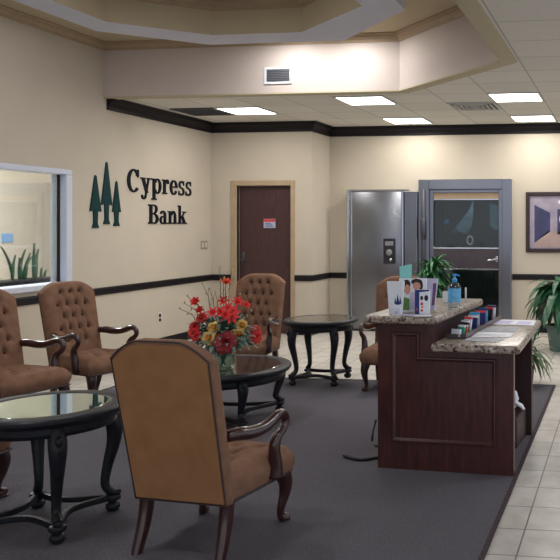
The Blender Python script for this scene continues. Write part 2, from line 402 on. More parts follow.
# window and the office behind it
bm = new(); w = .085
for a in ((WY0-.02, WY1+.0, WZ1-.055, WZ1+.0), (WY0-.02, WY1, WZ0, WZ0+.05), (WY1-w, WY1, WZ0+.05, WZ1-.055), (WY0, WY0+w, WZ0+.05, WZ1-.055)):
    box(bm, XL-.1, XL+.02, a[0], a[1], a[2], a[3], .006, 1)
wf = struct('window_1', bm, M['framewhite'])
bm = new(); box(bm, XL-.13, XL+.045, WY0-.03, WY1+.01, WZ0-.012, WZ0+.045, .006, 1); struct('window_sill', bm, M['framewhite'], wf)
bm = new(); box(bm, XL-.085, XL-.055, WY1-w-.012, WY1-w, WZ0+.05, WZ1-.055); box(bm, XL-.085, XL-.055, WY0+w, WY0+w+.012, WZ0+.05, WZ1-.055); struct('gasket', bm, M['blackgap'], wf)
bm = new(); box(bm, XL-.1, XL-.09, WY1-w-.075, WY1-w-.012, WZ0+.05, WZ1-.055); struct('window_stile', bm, M['white'], wf)
bm = new(); box(bm, XL-.072, XL-.066, WY0+w, WY1-w, WZ0+.045, WZ1-.055); struct('window_pane', bm, M['pane'], wf)
bm = new(); box(bm, -8.1, -8, 3, 11.2, 0, 2.9); box(bm, -8, XL-.14, 11.1, 11.2, 0, 2.9); box(bm, -8, XL-.14, 3, 3.1, 0, 2.9); box(bm, -8.1, XL-.14, 3, 11.2, 2.8, 2.9)
struct('wall_office', bm, M['farwall'])
bm = new(); box(bm, -7.995, -7.985, 9.1, 9.29, 1.27, 1.39, .003, 1)
tag(obj('wall_notice', bm, M['skyblue']), 'small pale blue notice on the office wall seen through the window', 'notice')
t_ = thing('window_planter', 'dark planter trough inside the office along the window ledge', 'planter', (-5.98, 6.6, 0))
bm = new(); box(bm, -.13, .13, -1.6, .92, .06, .95, .01, 1); obj('trough', bm, M['dark_trim'], t_)
bm = new(); box(bm, -.11, .11, -1.58, .90, .95, .956); obj('soil', bm, M['soil'], t_)
bm = new(); box(bm, -.11, .11, -1.55, .87, 0, .06); obj('plinth', bm, M['darkitem'], t_)
def snake(cx, cy, blades, label):
    bm = new()
    for (dx, dy, h, lx, ly, w_) in blades:
        n = 8; rows = []
        for i in range(n+1):
            t = i/n; ww = w_*(1-t**2.2)*.62*(.75+.5*math.sin(PI*t))
            x = cx+dx+lx*t*t; y = cy+dy*2.0+ly*1.0*t*t; z = .955+h*t
            rows.append([bm.verts.new((x-.006, y-ww, z)), bm.verts.new((x+.012, y, z)), bm.verts.new((x-.006, y+ww+.0004, z))])
        for A, B in zip(rows, rows[1:]):
            for k in (0, 1): bm.faces.new((A[k], A[k+1], B[k+1], B[k]))
    return tag(obj('snake_plant', bm, M['leafd'], smooth=True), label, 'plant')
snake(-5.98, 7.06, [(-.02, -.04, .34, 0, -.16, .035), (.03, -.02, .22, 0, -.02, .05), (0, .03, .26, 0, .06, .05), (.04, .0, .20, 0, .05, .04), (.02, .08, .36, 0, -.01, .055), (.0, .10, .30, .0, .03, .05), (-.05, .05, .22, 0, .1, .04), (.03, -.07, .25, 0, .03, .04), (-.03, .01, .30, 0, .07, .04)], 'tall snake plant with pointed dark green blades behind the window')
snake(-5.98, 7.36, [(-.02, .0, .10, 0, .0, .03), (-.03, .03, .08, 0, .02, .02)], 'short snake plant sprout beside the window frame')

# wooden door
bm = new(); box(bm, DX0+.004, DX1-.004, YD+.06, YD+.11, .006, DZ-.004, .003, 1); d1 = struct('door_1', bm, M['doorwood'])
bm = new()
for a in ((DX0-.085, DX0+.0, 0, DZ+.07), (DX1, DX1+.06, 0, DZ+.07), (DX0, DX1, DZ, DZ+.07)):
    box(bm, a[0], a[1], YD-.02, YD+.06, a[2], a[3], .006, 1)
struct('door_frame', bm, M['tan_trim'], d1)
bm = new(); box(bm, -5.235, -5.185, YD+.045, YD+.062, .98, 1.13, .006, 1)
tube(bm, [(-5.21, YD+.05, 1.02), (-5.21, YD-.005, 1.02), (-5.19, YD-.012, 1.02), (-5.10, YD-.012, 1.02)], .011, 8)
struct('door_handle', bm, M['steeld'], d1, smooth=True, ang=40)
t_ = thing('door_notice', 'small red and pale notice stuck on the dark wooden door', 'notice', (-4.824, YD+.058, 1.46))
bm = new(); box(bm, -.085, .085, -.004, 0, 0, .125); obj('paper', bm, M['signblue'], t_)
bm = new(); box(bm, -.085, .085, -.006, -.0045, .083, .122); obj('header', bm, M['signred'], t_)
bm = new()
for k in range(3): box(bm, -.06, .06-.02*k, -.006, -.0045, .018+.02*k, .026+.02*k)
obj('text_lines', bm, M['navy'], t_)

# wall switch and outlet
t_ = thing('light_switch', 'square beige double light switch on the left wall near the corner', 'switch', (XL, 9.91, 1.17))
bm = new(); box(bm, 0, .008, -.085, .085, 0, .115, .003, 1); obj('plate', bm, M['plate'], t_)
for k in (-1, 1):
    bm = new(); box(bm, .008, .014, k*.04-.02, k*.04+.02, .025, .09, .002, 1); obj('rocker', bm, M['platew'], t_)
t_ = thing('power_outlet', 'small pale power outlet low on the left wall', 'outlet', (XL, 8.885, .30))
bm = new(); box(bm, 0, .007, -.045, .045, 0, .125, .003, 1); obj('plate', bm, M['platew'], t_)
for k in (.03, .085):
    bm = new(); box(bm, .007, .011, -.022, .022, k-.016, k+.018, .003, 1); obj('socket', bm, M['darkitem'], t_)

# ------------------------------------------------------------------ bank sign on the left wall
on_left = lambda u, v, h: (XL+h, u, v)
t_ = thing('tree_emblem', 'dark green emblem of three conifers on the left wall beside the lettering', 'emblem', (0, 0, 0))
for (y0, y1, zf, ztop, ztr) in ((7.614, 7.80, 1.645, 2.04, 1.468), (7.80, 7.98, 1.72, 2.196, 1.51), (7.985, 8.13, 1.645, 1.995, 1.489)):
    c = (y0+y1)/2; w_ = (y1-y0)/2; H = ztop-zf
    o = [(c-w_, zf), (c-w_*.62, zf+H*.42), (c-w_*.34, zf+H*.74), (c-w_*.14, ztop-.012), (c, ztop), (c+w_*.14, ztop-.012), (c+w_*.34, zf+H*.74), (c+w_*.62, zf+H*.42), (c+w_, zf), (c+.036, zf+.012), (c+.03, ztr+.05), (c+.055, ztr), (c-.055, ztr), (c-.03, ztr+.05), (c-.036, zf+.012)]
    bm = new(); prism(bm, o, on_left, .0008, .014); obj('conifer', bm, M['signgreen'], t_)
def rect(x0, y0, x1, y1): return [(x0, y0), (x1, y0), (x1, y1), (x0, y1)]
def arc(cx, cy, rx, ry, a0, a1, wh, wv, n=18):
    """ellipse band split into convex quads"""
    out = []
    for i in range(n):
        A, B = R(a0+(a1-a0)*i/n), R(a0+(a1-a0)*(i+1)/n)
        out.append([(cx+rx*math.cos(A), cy+ry*math.sin(A)), (cx+rx*math.cos(B), cy+ry*math.sin(B)), (cx+(rx-wh)*math.cos(B), cy+(ry-wv)*math.sin(B)), (cx+(rx-wh)*math.cos(A), cy+(ry-wv)*math.sin(A))])
    return out
def dg(x0, y0, x1, y1, w_): return [(x0, y0), (x0+w_, y0), (x1+w_, y1), (x1, y1)]
X_ = .68
G = {
 'C': (.86, arc(.43, .5, .43, .52, 48, 318, .2, .085) + [rect(.68, .66, .77, 1.0), rect(.60, .72, .70, .84)]),
 'y': (.72, [dg(.34, .0, .06, X_, .19), dg(.30, -.14, .52, X_, .10), rect(.0, X_-.07, .32, X_), rect(.44, X_-.07, .72, X_)] + arc(.22, -.16, .17, .14, 150, 380, .11, .07)),
 'p': (.74, [rect(.09, -.30, .27, X_), rect(0, -.30, .37, -.23), rect(.0, X_-.07, .2, X_)] + arc(.43, X_/2, .29, .36, -150, 150, .17, .07)),
 'r': (.54, [rect(.09, 0, .27, X_), rect(0, 0, .38, .07), rect(0, X_-.07, .2, X_)] + arc(.40, .48, .15, .22, 40, 170, .08, .1) + arc(.45, .56, .085, .085, 0, 360, .085, .085, 10)),
 'e': (.62, arc(.31, X_/2, .31, .36, 0, 330, .17, .075) + [rect(.14, .33, .60, .40)]),
 's': (.54, arc(.27, .505, .22, .19, 35, 275, .12, .08) + arc(.27, .175, .24, .20, -145, 95, .13, .08) + [rect(.42, .47, .48, .69), rect(.03, -.01, .09, .2)]),
 'B': (.84, [rect(.1, 0, .31, 1), rect(0, 0, .2, .08), rect(0, .92, .2, 1), rect(.25, .92, .5, 1), rect(.25, 0, .52, .08), rect(.25, .48, .5, .56)] + arc(.46, .76, .27, .24, -90, 90, .17, .08) + arc(.48, .26, .33, .27, -90, 90, .2, .08)),
 'a': (.66, arc(.28, .20, .26, .22, 60, 330, .15, .07) + arc(.28, .46, .25, .24, 0, 160, .16, .09) + [rect(.37, .05, .54, .5), rect(.5, 0, .66, .07), rect(.37, 0, .54, .1), rect(.2, .34, .4, .41)]),
 'n': (.80, [rect(.09, 0, .27, X_), rect(0, 0, .36, .07), rect(0, X_-.07, .2, X_), rect(.52, 0, .70, .42), rect(.43, 0, .80, .07)] + arc(.46, .40, .24, .30, 0, 165, .17, .1)),
 'k': (.80, [rect(.09, 0, .27, 1), rect(0, 0, .36, .07), rect(0, .93, .2, 1), dg(.22, .26, .56, X_-.03, .10), dg(.52, 0, .28, .42, .22), rect(.44, X_-.07, .76, X_), rect(.44, 0, .82, .07)]),
}
t_ = thing('bank_lettering', 'dark raised lettering reading Cypress Bank on the left wall', 'lettering', (0, 0, 0))
def word(s, y0, y1, z, cap):
    gap = .05; tot = sum(G[c][0] for c in s)+gap*(len(s)-1); k = (y1-y0)/tot; u = y0
    for c in s:
        wd, polys = G[c]; bm = new()
        for q, p in enumerate(polys): prism(bm, [(u+a*k, z+b*cap) for a, b in p], on_left, .0008+.0001*(q % 5), .013+.0002*(q % 7))
        obj('letter', bm, M['signblack'], t_); u += (wd+gap)*k
word('Cypress', 8.25, 9.595, 1.885, .265)
word('Bank', 8.65, 9.475, 1.515, .235)

# ------------------------------------------------------------------ vault door, gate, picture
t_ = thing('vault_door', 'brushed steel vault door slab with a keypad left of the glass gate', 'vault door', (-3.43, YB-.015, 0))
bm = new(); box(bm, -.41, .36, -.16, -.001, .03, 1.985, .008, 2); obj('slab', bm, M['steel'], t_, smooth=True, ang=30)
bm = new(); box(bm, -.435, -.41, -.18, -.001, .03, 2.0, .004, 1); box(bm, -.41, .48, -.18, -.162, 1.975, 2.0, .004, 1); box(bm, .36, .385, -.185, -.001, .03, 1.975, .004, 1); box(bm, -.375, -.362, -.168, -.16, .03, 1.97, .002, 1); obj('edge_trim', bm, M['chrome'], t_)
bm = new(); box(bm, .387, .572, -.11, -.001, .03, 1.97, .006, 1); obj('jamb', bm, M['steelp'], t_)
bm = new(); box(bm, -.43, .48, -.15, -.005, 0, .03); obj('base', bm, M['darkitem'], t_)
kp = None
bm = new(); box(bm, .10, .275, -.185, -.161, .955, 1.31, .006, 1); kp = obj('keypad', bm, M['keypad'], t_)
bm = new(); box(bm, .13, .25, -.192, -.186, 1.21, 1.27, .002, 1); obj('display', bm, M['keygrey'], kp)
bm = new(); lathe(bm, [(.042, 0), (.045, .01), (.03, .018), (.012, .02)], 20)
bmesh.ops.rotate(bm, verts=bm.verts[:], matrix=Matrix.Rotation(PI/2, 3, 'X')); bmesh.ops.translate(bm, verts=bm.verts[:], vec=(.19, -.186, 1.115)); obj('dial', bm, M['keygrey'], kp, smooth=True, ang=40)
bm = new(); ball(bm, (.21, -.19, 1.01), .022, 1, .5, 1); obj('button', bm, M['chrome'], kp, smooth=True)

bm = new(); y0, y1 = YB-.10, YB+.06
box(bm, -2.85, -2.70, y0, y1, .0, 2.14, .006, 1); box(bm, -1.655, -1.528, y0, y1, 0, 2.14, .006, 1); box(bm, -2.70, -1.655, y0, y1, 2.0, 2.14, .006, 1)
g2 = struct('door_2', bm, M['steelp'])
bm = new(); y0, y1 = YB-.05, YB+.03
box(bm, -2.70, -2.645, y0, y1, .02, 2.0, .004, 1); box(bm, -1.71, -1.655, y0, y1, .02, 2.0, .004, 1); box(bm, -2.645, -1.71, y0, y1, 1.955, 2.0, .004, 1); box(bm, -2.645, -1.71, y0, y1, .02, .12, .004, 1)
struct('door_stile', bm, M['steelp'], g2)
bm = new(); box(bm, -2.645, -1.71, YB-.03, YB+.02, 1.868, 1.955, .003, 1); struct('transom_panel', bm, M['tan_trim'], g2)
bm = new(); box(bm, -2.645, -1.71, YB-.045, YB+.025, .89, 1.165, .003, 1); struct('door_rail', bm, M['bronze'], g2)
bm = new(); box(bm, -2.645, -1.71, YB-.05, YB+.028, 1.165, 1.185, .003, 1); box(bm, -2.645, -1.71, YB-.05, YB+.028, .868, .89, .003, 1); box(bm, -2.645, -1.71, YB-.05, YB+.028, 1.852, 1.868, .003, 1); struct('rail_edge', bm, M['chrome'], g2)
bm = new(); tube(bm, [(-1.735, YB-.05, 1.02), (-1.735, YB-.1, 1.02), (-1.76, YB-.11, 1.02), (-1.85, YB-.11, 1.01)], .013, 8); box(bm, -1.755, -1.715, YB-.056, YB-.045, .98, 1.06, .003, 1); struct('door_handle', bm, M['chrome'], g2, smooth=True, ang=40)
bm = new(); box(bm, -2.645, -1.71, YB-.004, YB+.004, 1.185, 1.852); box(bm, -2.645, -1.71, YB-.004, YB+.004, .12, .868); struct('glass_pane', bm, M['gatepane'], g2)
bm = new(); box(bm, -2.81, -2.745, YB-.125, YB-.10, .15, 2.0, .01, 2); box(bm, -2.81, -2.735, YB-.15, YB-.10, 1.3, 1.6, .012, 2); struct('hinge_post', bm, M['steeld'], g2, smooth=True, ang=30)
# flat blue and white cutouts standing behind the glass
on_y = lambda Y: (lambda u, v, h: (u, Y+h, v))
t_ = thing('blue_wedge', 'flat pale blue wedge set behind the upper pane of the glass gate', 'blue_cutout', (0, 0, 0))
bm = new(); prism(bm, [(-2.50, 1.41), (-2.37, 1.56), (-2.24, 1.73), (-2.18, 1.87), (-2.18, 1.67), (-2.21, 1.47), (-2.28, 1.37), (-2.39, 1.40)], on_y(YB+.52), 0, .01); obj('flat_wedge', bm, M['pale_blue'], t_)
bm = new(); prism(bm, [(-2.63, 1.56), (-2.57, 1.60), (-2.54, 1.55), (-2.60, 1.51)], on_y(YB+.52), 0, .01); obj('blue_patch', bm, M['midblue'], t_); bm = new(); prism(bm, [(-2.48, 1.43), (-2.42, 1.45), (-2.41, 1.39), (-2.46, 1.38)], on_y(YB+.52), 0, .01); obj('blue_patch', bm, M['midblue'], t_)
bm = new(); prism(bm, [(-1.93, 1.5), (-1.93, 1.83), (-1.80, 1.76), (-1.76, 1.45), (-1.85, 1.42)], on_y(YB+.52), 0, .01); tag(obj('blue_cutout', bm, M['pale_blue']), 'second flat pale blue shape behind the right edge of the gate pane', 'blue_cutout')
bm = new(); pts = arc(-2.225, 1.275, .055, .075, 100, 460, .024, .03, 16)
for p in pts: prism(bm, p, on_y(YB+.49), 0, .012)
tag(obj('white_ring', bm, M['white']), 'small white ring-shaped object behind the upper gate pane', 'ring')

t_ = thing('framed_picture', 'dark framed photograph of a corridor on the back wall', 'picture', (-.87, YB, 1.12))
bm = new()
for a in ((-.46, -.405, 0, .84), (.405, .46, 0, .84), (-.405, .405, 0, .055), (-.405, .405, .785, .84)): box(bm, a[0], a[1], -.035, 0, a[2], a[3], .006, 1)
obj('frame', bm, M['frame'], t_)
bm = new(); box(bm, -.405, .405, -.012, -.002, .055, .785); obj('print', bm, M['pic_pale'], t_)
Z_ = lambda u, v, h: (u, -.0125-h, v)
bm = new(); prism(bm, [(-.34, .13), (-.34, .66), (-.12, .55), (-.12, .29)], Z_, 0, .001); prism(bm, [(-.02, .25), (-.02, .60), (.16, .60), (.16, .25)], Z_, 0, .001); prism(bm, [(.18, .3), (.18, .56), (.38, .7), (.38, .12)], Z_, 0, .001); obj('printed_lockers', bm, M['pic_dark'], t_)
bm = new(); prism(bm, [(-.36, .075), (-.33, .13), (-.15, .30), (.2, .27), (.4, .1), (.4, .06)], Z_, 0, .001); obj('printed_floor', bm, M['pic_floor'], t_)
bm = new()
for p in arc(.06, .46, .055, .075, 100, 430, .024, .03, 12): prism(bm, p, Z_, .0012, .002)
obj('printed_ring', bm, M['white'], t_); bm = new()
for p in arc(.035, .70, .045, .03, 0, 360, .045, .03, 10): prism(bm, p, Z_, .0012, .002)
obj('printed_lamp', bm, M['white'], t_)

# ------------------------------------------------------------------ ceiling lights and vents
def troffer(x, y, label, loc=None):
    t_ = thing('ceiling_light', label, 'light', (x, y, ZC), 0, 'ceiling light panels')
    bm = new()
    for a in ((-.285, .285, -.285, -.262), (-.285, .285, .262, .285), (-.285, -.262, -.262, .262), (.262, .285, -.262, .262)): box(bm, a[0], a[1], a[2], a[3], -.012, -.001)
    obj('frame', bm, M['vent'], t_)
    bm = new(); box(bm, -.262, .262, -.262, .262, -.008, -.002); obj('diffuser', bm, M['light'], t_)
    return t_
lt = troffer(-4.575, 9.02, 'bright square ceiling light near the left wall, beside the dark vent')
for x, y, l in ((-2.865, 8.45, 'bright square ceiling light nearer the bulkhead, above the steel vault door'), (-2.865, 10.16, 'bright square ceiling light next to the back wall above the vault'), (-1.155, 8.45, 'large bright square ceiling light right of the striped vent'), (-1.155, 10.16, 'bright square ceiling light by the back wall above the picture')):
    dup(lt, (x, y, ZC), 0, l)
def vent(x, y, dark, label):
    t_ = thing('ceiling_vent', label, 'vent', (x, y, ZC))
    bm = new()
    for a in ((-.28, .28, -.28, -.25), (-.28, .28, .25, .28), (-.28, -.25, -.25, .25), (.25, .28, -.25, .25)): box(bm, a[0], a[1], a[2], a[3], -.014, -.001)
    obj('frame', bm, M['vent'] if not dark else M['ventdark'], t_)
    bm = new(); box(bm, -.25, .25, -.25, .25, -.004, -.001); obj('backing', bm, M['ventdark'], t_)
    for k in range(9 if dark else 4):
        bm = new()
        if dark: box(bm, -.25, .25, -.235+.055*k, -.215+.055*k, -.012, -.004)
        else:
            s = .22-.055*k
            for a in ((-s, s, -s, -s+.022), (-s, s, s-.022, s), (-s, -s+.022, -s, s), (s-.022, s, -s, s)): box(bm, a[0], a[1], a[2], a[3], -.02, -.004)
        obj('slat', bm, M['ventdark'] if dark else M['vent'], t_)
vent(-1.725, 9.02, False, 'square ceiling vent with stepped pale louvres')
vent(-5.145, 9.02, True, 'dark ceiling vent grille in the corner beside a lit panel')
t_ = thing('wall_vent', 'small white framed vent grille on the ceiling bulkhead', 'vent', (-3.63, TB, 3.0))
bm = new()
for a in ((-.155, .155, -.0, .025), (-.155, .155, .155, .18), (-.155, -.13, .025, .155), (.13, .155, .025, .155)): box(bm, a[0], a[1], -.014, -.001, a[2], a[3], .003, 1)
obj('frame', bm, M['white'], t_)
bm = new(); box(bm, -.13, .13, -.004, -.001, .025, .155); obj('backing', bm, M['ventdark'], t_)
bm = new()
for k in range(7): box(bm, -.13, .13, -.011, -.005, .03+.018*k, .036+.018*k)
obj('louvre', bm, M['keygrey'], t_)

# ------------------------------------------------------------------ armchair
def ss(a, b, x):
    t = max(0, min(1, (x-a)/(b-a))); return t*t*(3-2*t)
LEAN = .21
def back_pt(u, v, side, dep):
    """u in -1..1 across, v 0..1 up; dep is forward offset"""
    W = .235+.012*v
    a = abs(u)
    zt = 1.0-.085*max(0, (a-.38)/.62)**1.7
    z = .25+v*(zt-.25)
    return (u*W, dep-LEAN*(z-.25), z)
TUFT = [(u, v) for v, us in ((.89, (-.36, 0, .36)), (.75, (-.54, -.18, .18, .54)), (.61, (-.36, 0, .36)), (.47, (-.54, -.18, .18, .54)), (.33, (-.36, 0, .36))) for u in us]
def tuft_h(u, v):
    X, Z = u*.24, v*.72
    h = 0
    ds = sorted((math.hypot(X-a*.24, Z-b*.72), a*.24, b*.72) for a, b in TUFT)
    h -= .026*math.exp(-(ds[0][0]/.024)**2)
    # creases between neighbouring buttons on the diagonals
    for i in range(len(TUFT)):
        for j in range(i):
            ax, az = TUFT[i][0]*.24, TUFT[i][1]*.72; bx, bz = TUFT[j][0]*.24, TUFT[j][1]*.72
            dx, dz = bx-ax, bz-az; L_ = math.hypot(dx, dz)
            if not (.03 < abs(dx) < .06 and .07 < abs(dz) < .14): continue
            t = max(0, min(1, ((X-ax)*dx+(Z-az)*dz)/L_**2)); d = math.hypot(X-ax-dx*t, Z-az-dz*t)
            h -= .010*math.exp(-(d/.010)**2)
    return max(h, -.032)
def backrest_bm():
    bm = new(); nu, nv = 56, 72; T = .055
    front = []
    for j in range(nv+1):
        row = []
        for i in range(nu+1):
            u, v = -1+2*i/nu, j/nv
            e = (1-abs(u)**8)*(1-(2*v-1)**10 if v > .5 else 1)
            e = max(0, e)
            puff = .04*math.sqrt(e)
            row.append(bm.verts.new(back_pt(u*(1.0), v, 1, T+puff*.9+tuft_h(u, v)*min(1, e*1.6))))
        front.append(row)
    for j in range(nv):
        for i in range(nu): bm.faces.new((front[j][i], front[j][i+1], front[j+1][i+1], front[j+1][i]))
    loop = [front[0][i] for i in range(nu+1)] + [front[j][nu] for j in range(1, nv+1)] + [front[nv][i] for i in range(nu-1, -1, -1)] + [front[j][0] for j in range(nv-1, 0, -1)]
    prm = [(-1+2*i/nu, 0) for i in range(nu+1)] + [(1, j/nv) for j in range(1, nv+1)] + [(-1+2*i/nu, 1) for i in range(nu-1, -1, -1)] + [(-1, j/nv) for j in range(nv-1, 0, -1)]
    prev = loop
    for dep, k in ((T*.75, 1.02), (T*.4, 1.012), (.012, 1.0), (0, .985)):
        cur = []
        for (u, v) in prm:
            x, y, z = back_pt(u*k, v, 1, dep); cur.append(bm.verts.new((x, y, z if v > 0 else z-.0)))
        n = len(prm)
        for i in range(n): bm.faces.new((prev[i], prev[(i+1) % n], cur[(i+1) % n], cur[i]))
        prev = cur
    bm.faces.new(prev)
    return bm
def seat_bm():
    bm = new(); nu, nv = 36, 36
    def pt(u, v, z, k=1.0):
        W = (.235+.035*v)*k; y = .03+.50*v
        # rounded plan corners at the front
        y -= .03*ss(.75, 1, abs(u))*ss(.8, 1, v)
        return (u*W, y, z)
    B = [(a, b) for b in (.30, .55, .78) for a in ((-.5, 0, .5) if b != .55 else (-.25, .25))]
    top = []
    for j in range(nv+1):
        row = []
        for i in range(nu+1):
            u, v = -1+2*i/nu, j/nv
            e = max(0, (1-abs(u)**6)*(1-max(0, 2*v-1)**8))
            z = .352+.05*math.sqrt(e)
            X, Y = u*.25, v*.50
            for a, b in B: z -= .016*math.exp(-(math.hypot(X-a*.25, Y-b*.50)/.028)**2)
            for q in range(len(B)):
                for p in range(q):
                    ax, ay, bx, by = B[q][0]*.25, B[q][1]*.50, B[p][0]*.25, B[p][1]*.50
                    if abs(ax-bx) < .08 and .05 < abs(ay-by) < .2:
                        t = max(0, min(1, ((X-ax)*(bx-ax)+(Y-ay)*(by-ay))/((bx-ax)**2+(by-ay)**2)))
                        z -= .008*math.exp(-(math.hypot(X-ax-(bx-ax)*t, Y-ay-(by-ay)*t)/.012)**2)
            row.append(bm.verts.new(pt(u, v, z)))
        top.append(row)
    for j in range(nv):
        for i in range(nu): bm.faces.new((top[j][i], top[j][i+1], top[j+1][i+1], top[j+1][i]))
    loop = [top[0][i] for i in range(nu+1)] + [top[j][nu] for j in range(1, nv+1)] + [top[nv][i] for i in range(nu-1, -1, -1)] + [top[j][0] for j in range(nv-1, 0, -1)]
    prm = [(-1+2*i/nu, 0) for i in range(nu+1)] + [(1, j/nv) for j in range(1, nv+1)] + [(-1+2*i/nu, 1) for i in range(nu-1, -1, -1)] + [(-1, j/nv) for j in range(nv-1, 0, -1)]
    prev = loop; n = len(prm)
    for z, k, dv in ((.335, 1.03, .02), (.30, 1.02, .018), (.272, .99, 0), (.25, .975, -.01)):
        cur = [bm.verts.new(pt(u, v+(dv if v == 1 else 0), z, k)) for u, v in prm]
        for i in range(n): bm.faces.new((prev[i], prev[(i+1) % n], cur[(i+1) % n], cur[i]))
        prev = cur
    bm.faces.new(prev)
    return bm
def make_chair(label):
    t_ = thing('armchair', label, 'armchair', (0, 0, 0), 0, 'tufted gooseneck armchairs')
    st = obj('seat', seat_bm(), M['suede'], t_, smooth=True)
    bm = new(); tube(bm, [(-.232, .02, .256), (-.262, .45, .258), (-.25, .528, .258), (-.2, .538, .258), (.2, .538, .258), (.25, .528, .258), (.262, .45, .258), (.232, .02, .256)], .006, 6); obj('piping', bm, M['piping'], st, smooth=True)
    bk = obj('backrest', backrest_bm(), M['suede'], t_, smooth=True)
    # flat tan panel over the rear of the back
    bm = new(); o = []
    for k in range(41): o.append((-1+2*k/40, 1))
    outl = [(-.975, .0), (.975, .0)] + [(.975, j/10) for j in range(1, 10)] + [(.975-1.95*k/40, 1) for k in range(41)] + [(-.975, j/10) for j in range(9, 0, -1)]
    f3 = lambda dep, kk: [back_pt(u, .012+v*.965, 1, dep) for u, v in outl]
    A = [bm.verts.new(p) for p in f3(.004, 1)]; B = [bm.verts.new((x*.98, y, .25+(z-.25)*.99+.003)) for x, y, z in f3(-.006, 1)]
    for i in range(len(A)): bm.faces.new((A[i], A[(i+1) % len(A)], B[(i+1) % len(A)], B[i]))
    bm.faces.new(B); pn = obj('back_panel', bm, M['suedeback'], bk)
    bm = new(); pp = [back_pt(u*1.012, .004+v*.99, 1, -.002) for u, v in outl]; pp.append(pp[0]); tube(bm, pp, .0035, 6); obj('piping', bm, M['piping'], bk, smooth=True)
    for (u, v) in TUFT:
        bm = new(); x, y, z = back_pt(u, v, 1, .055+.036-.022); ball(bm, (x, y, z), .0115, 1, .6, 1, 8, 6); obj('button', bm, M['button'], bk, smooth=True)
    for s in (-1, 1):
        bm = new()
        path = [(.222, .02, .555), (.245, .07, .556), (.264, .13, .546), (.278, .20, .546), (.285, .265, .560), (.288, .325, .580), (.289, .372, .578), (.288, .400, .553), (.286, .398, .52), (.283, .372, .494), (.278, .345, .474), (.272, .332, .44), (.268, .335, .39), (.267, .345, .33), (.266, .345, .275)]
        rad = [.027, .031, .031, .030, .028, .026, .024, .022, .021, .022, .025, .029, .032, .036, .039]
        tube(bm, [(s*x, y, z) for x, y, z in path], rad, 10, (.9, 1.0), 5, up=(1, 0, 0)); obj('arm', bm, M['mahog'], t_, smooth=True)
    for s in (-1, 1):
        bm = new()
        tube(bm, [(s*.215, .46, .285), (s*.225, .478, .25), (s*.235, .492, .20), (s*.232, .486, .14), (s*.224, .47, .085), (s*.222, .467, .05), (s*.228, .48, .028), (s*.236, .50, .02), (s*.238, .508, .018)], [.045, .042, .035, .027, .020, .018, .024, .026, .012], 10, (1, 1), 4, up=(1, 0, 0))
        lathe(bm, [(.02, 0), (.028, .006), (.026, .014)], 12, (s*.232, .492, .0))
        obj('front_leg', bm, M['mahog'], t_, smooth=True)
        bm = new(); tube(bm, [(s*.208, .045, .285), (s*.208, .04, .22), (s*.209, .022, .13), (s*.212, -.005, .05), (s*.213, -.022, .0)], [.027, .026, .024, .021, .019], 12, None, 3, up=(1, 0, 0), power=5.)
        obj('rear_leg', bm, M['mahog'], t_, smooth=True, ang=45)
    return t_
ch = make_chair('tan suede armchair seen from behind in the foreground')
ch.location = (-1.965, 3.25, .004); ch.rotation_euler = (0, 0, R(-6))
dup(ch, (-4.76, 6.24, .0), R(-105), 'brown tufted armchair under the right end of the window')
dup(ch, (-4.84, 5.42, 0), R(-104), 'brown tufted armchair cut off by the left photo edge beyond the nearest table')
dup(ch, (-3.86, 3.62, .012), R(-91), 'armchair outside left of the nearest black table with only one front leg showing')
dup(ch, (-3.66, 7.42, .0), R(-177), 'brown tufted armchair behind the flowers in front of the wooden door')
dup(ch, (-2.107, 7.22, .0), R(-174), 'brown armchair half hidden behind the reception desk')

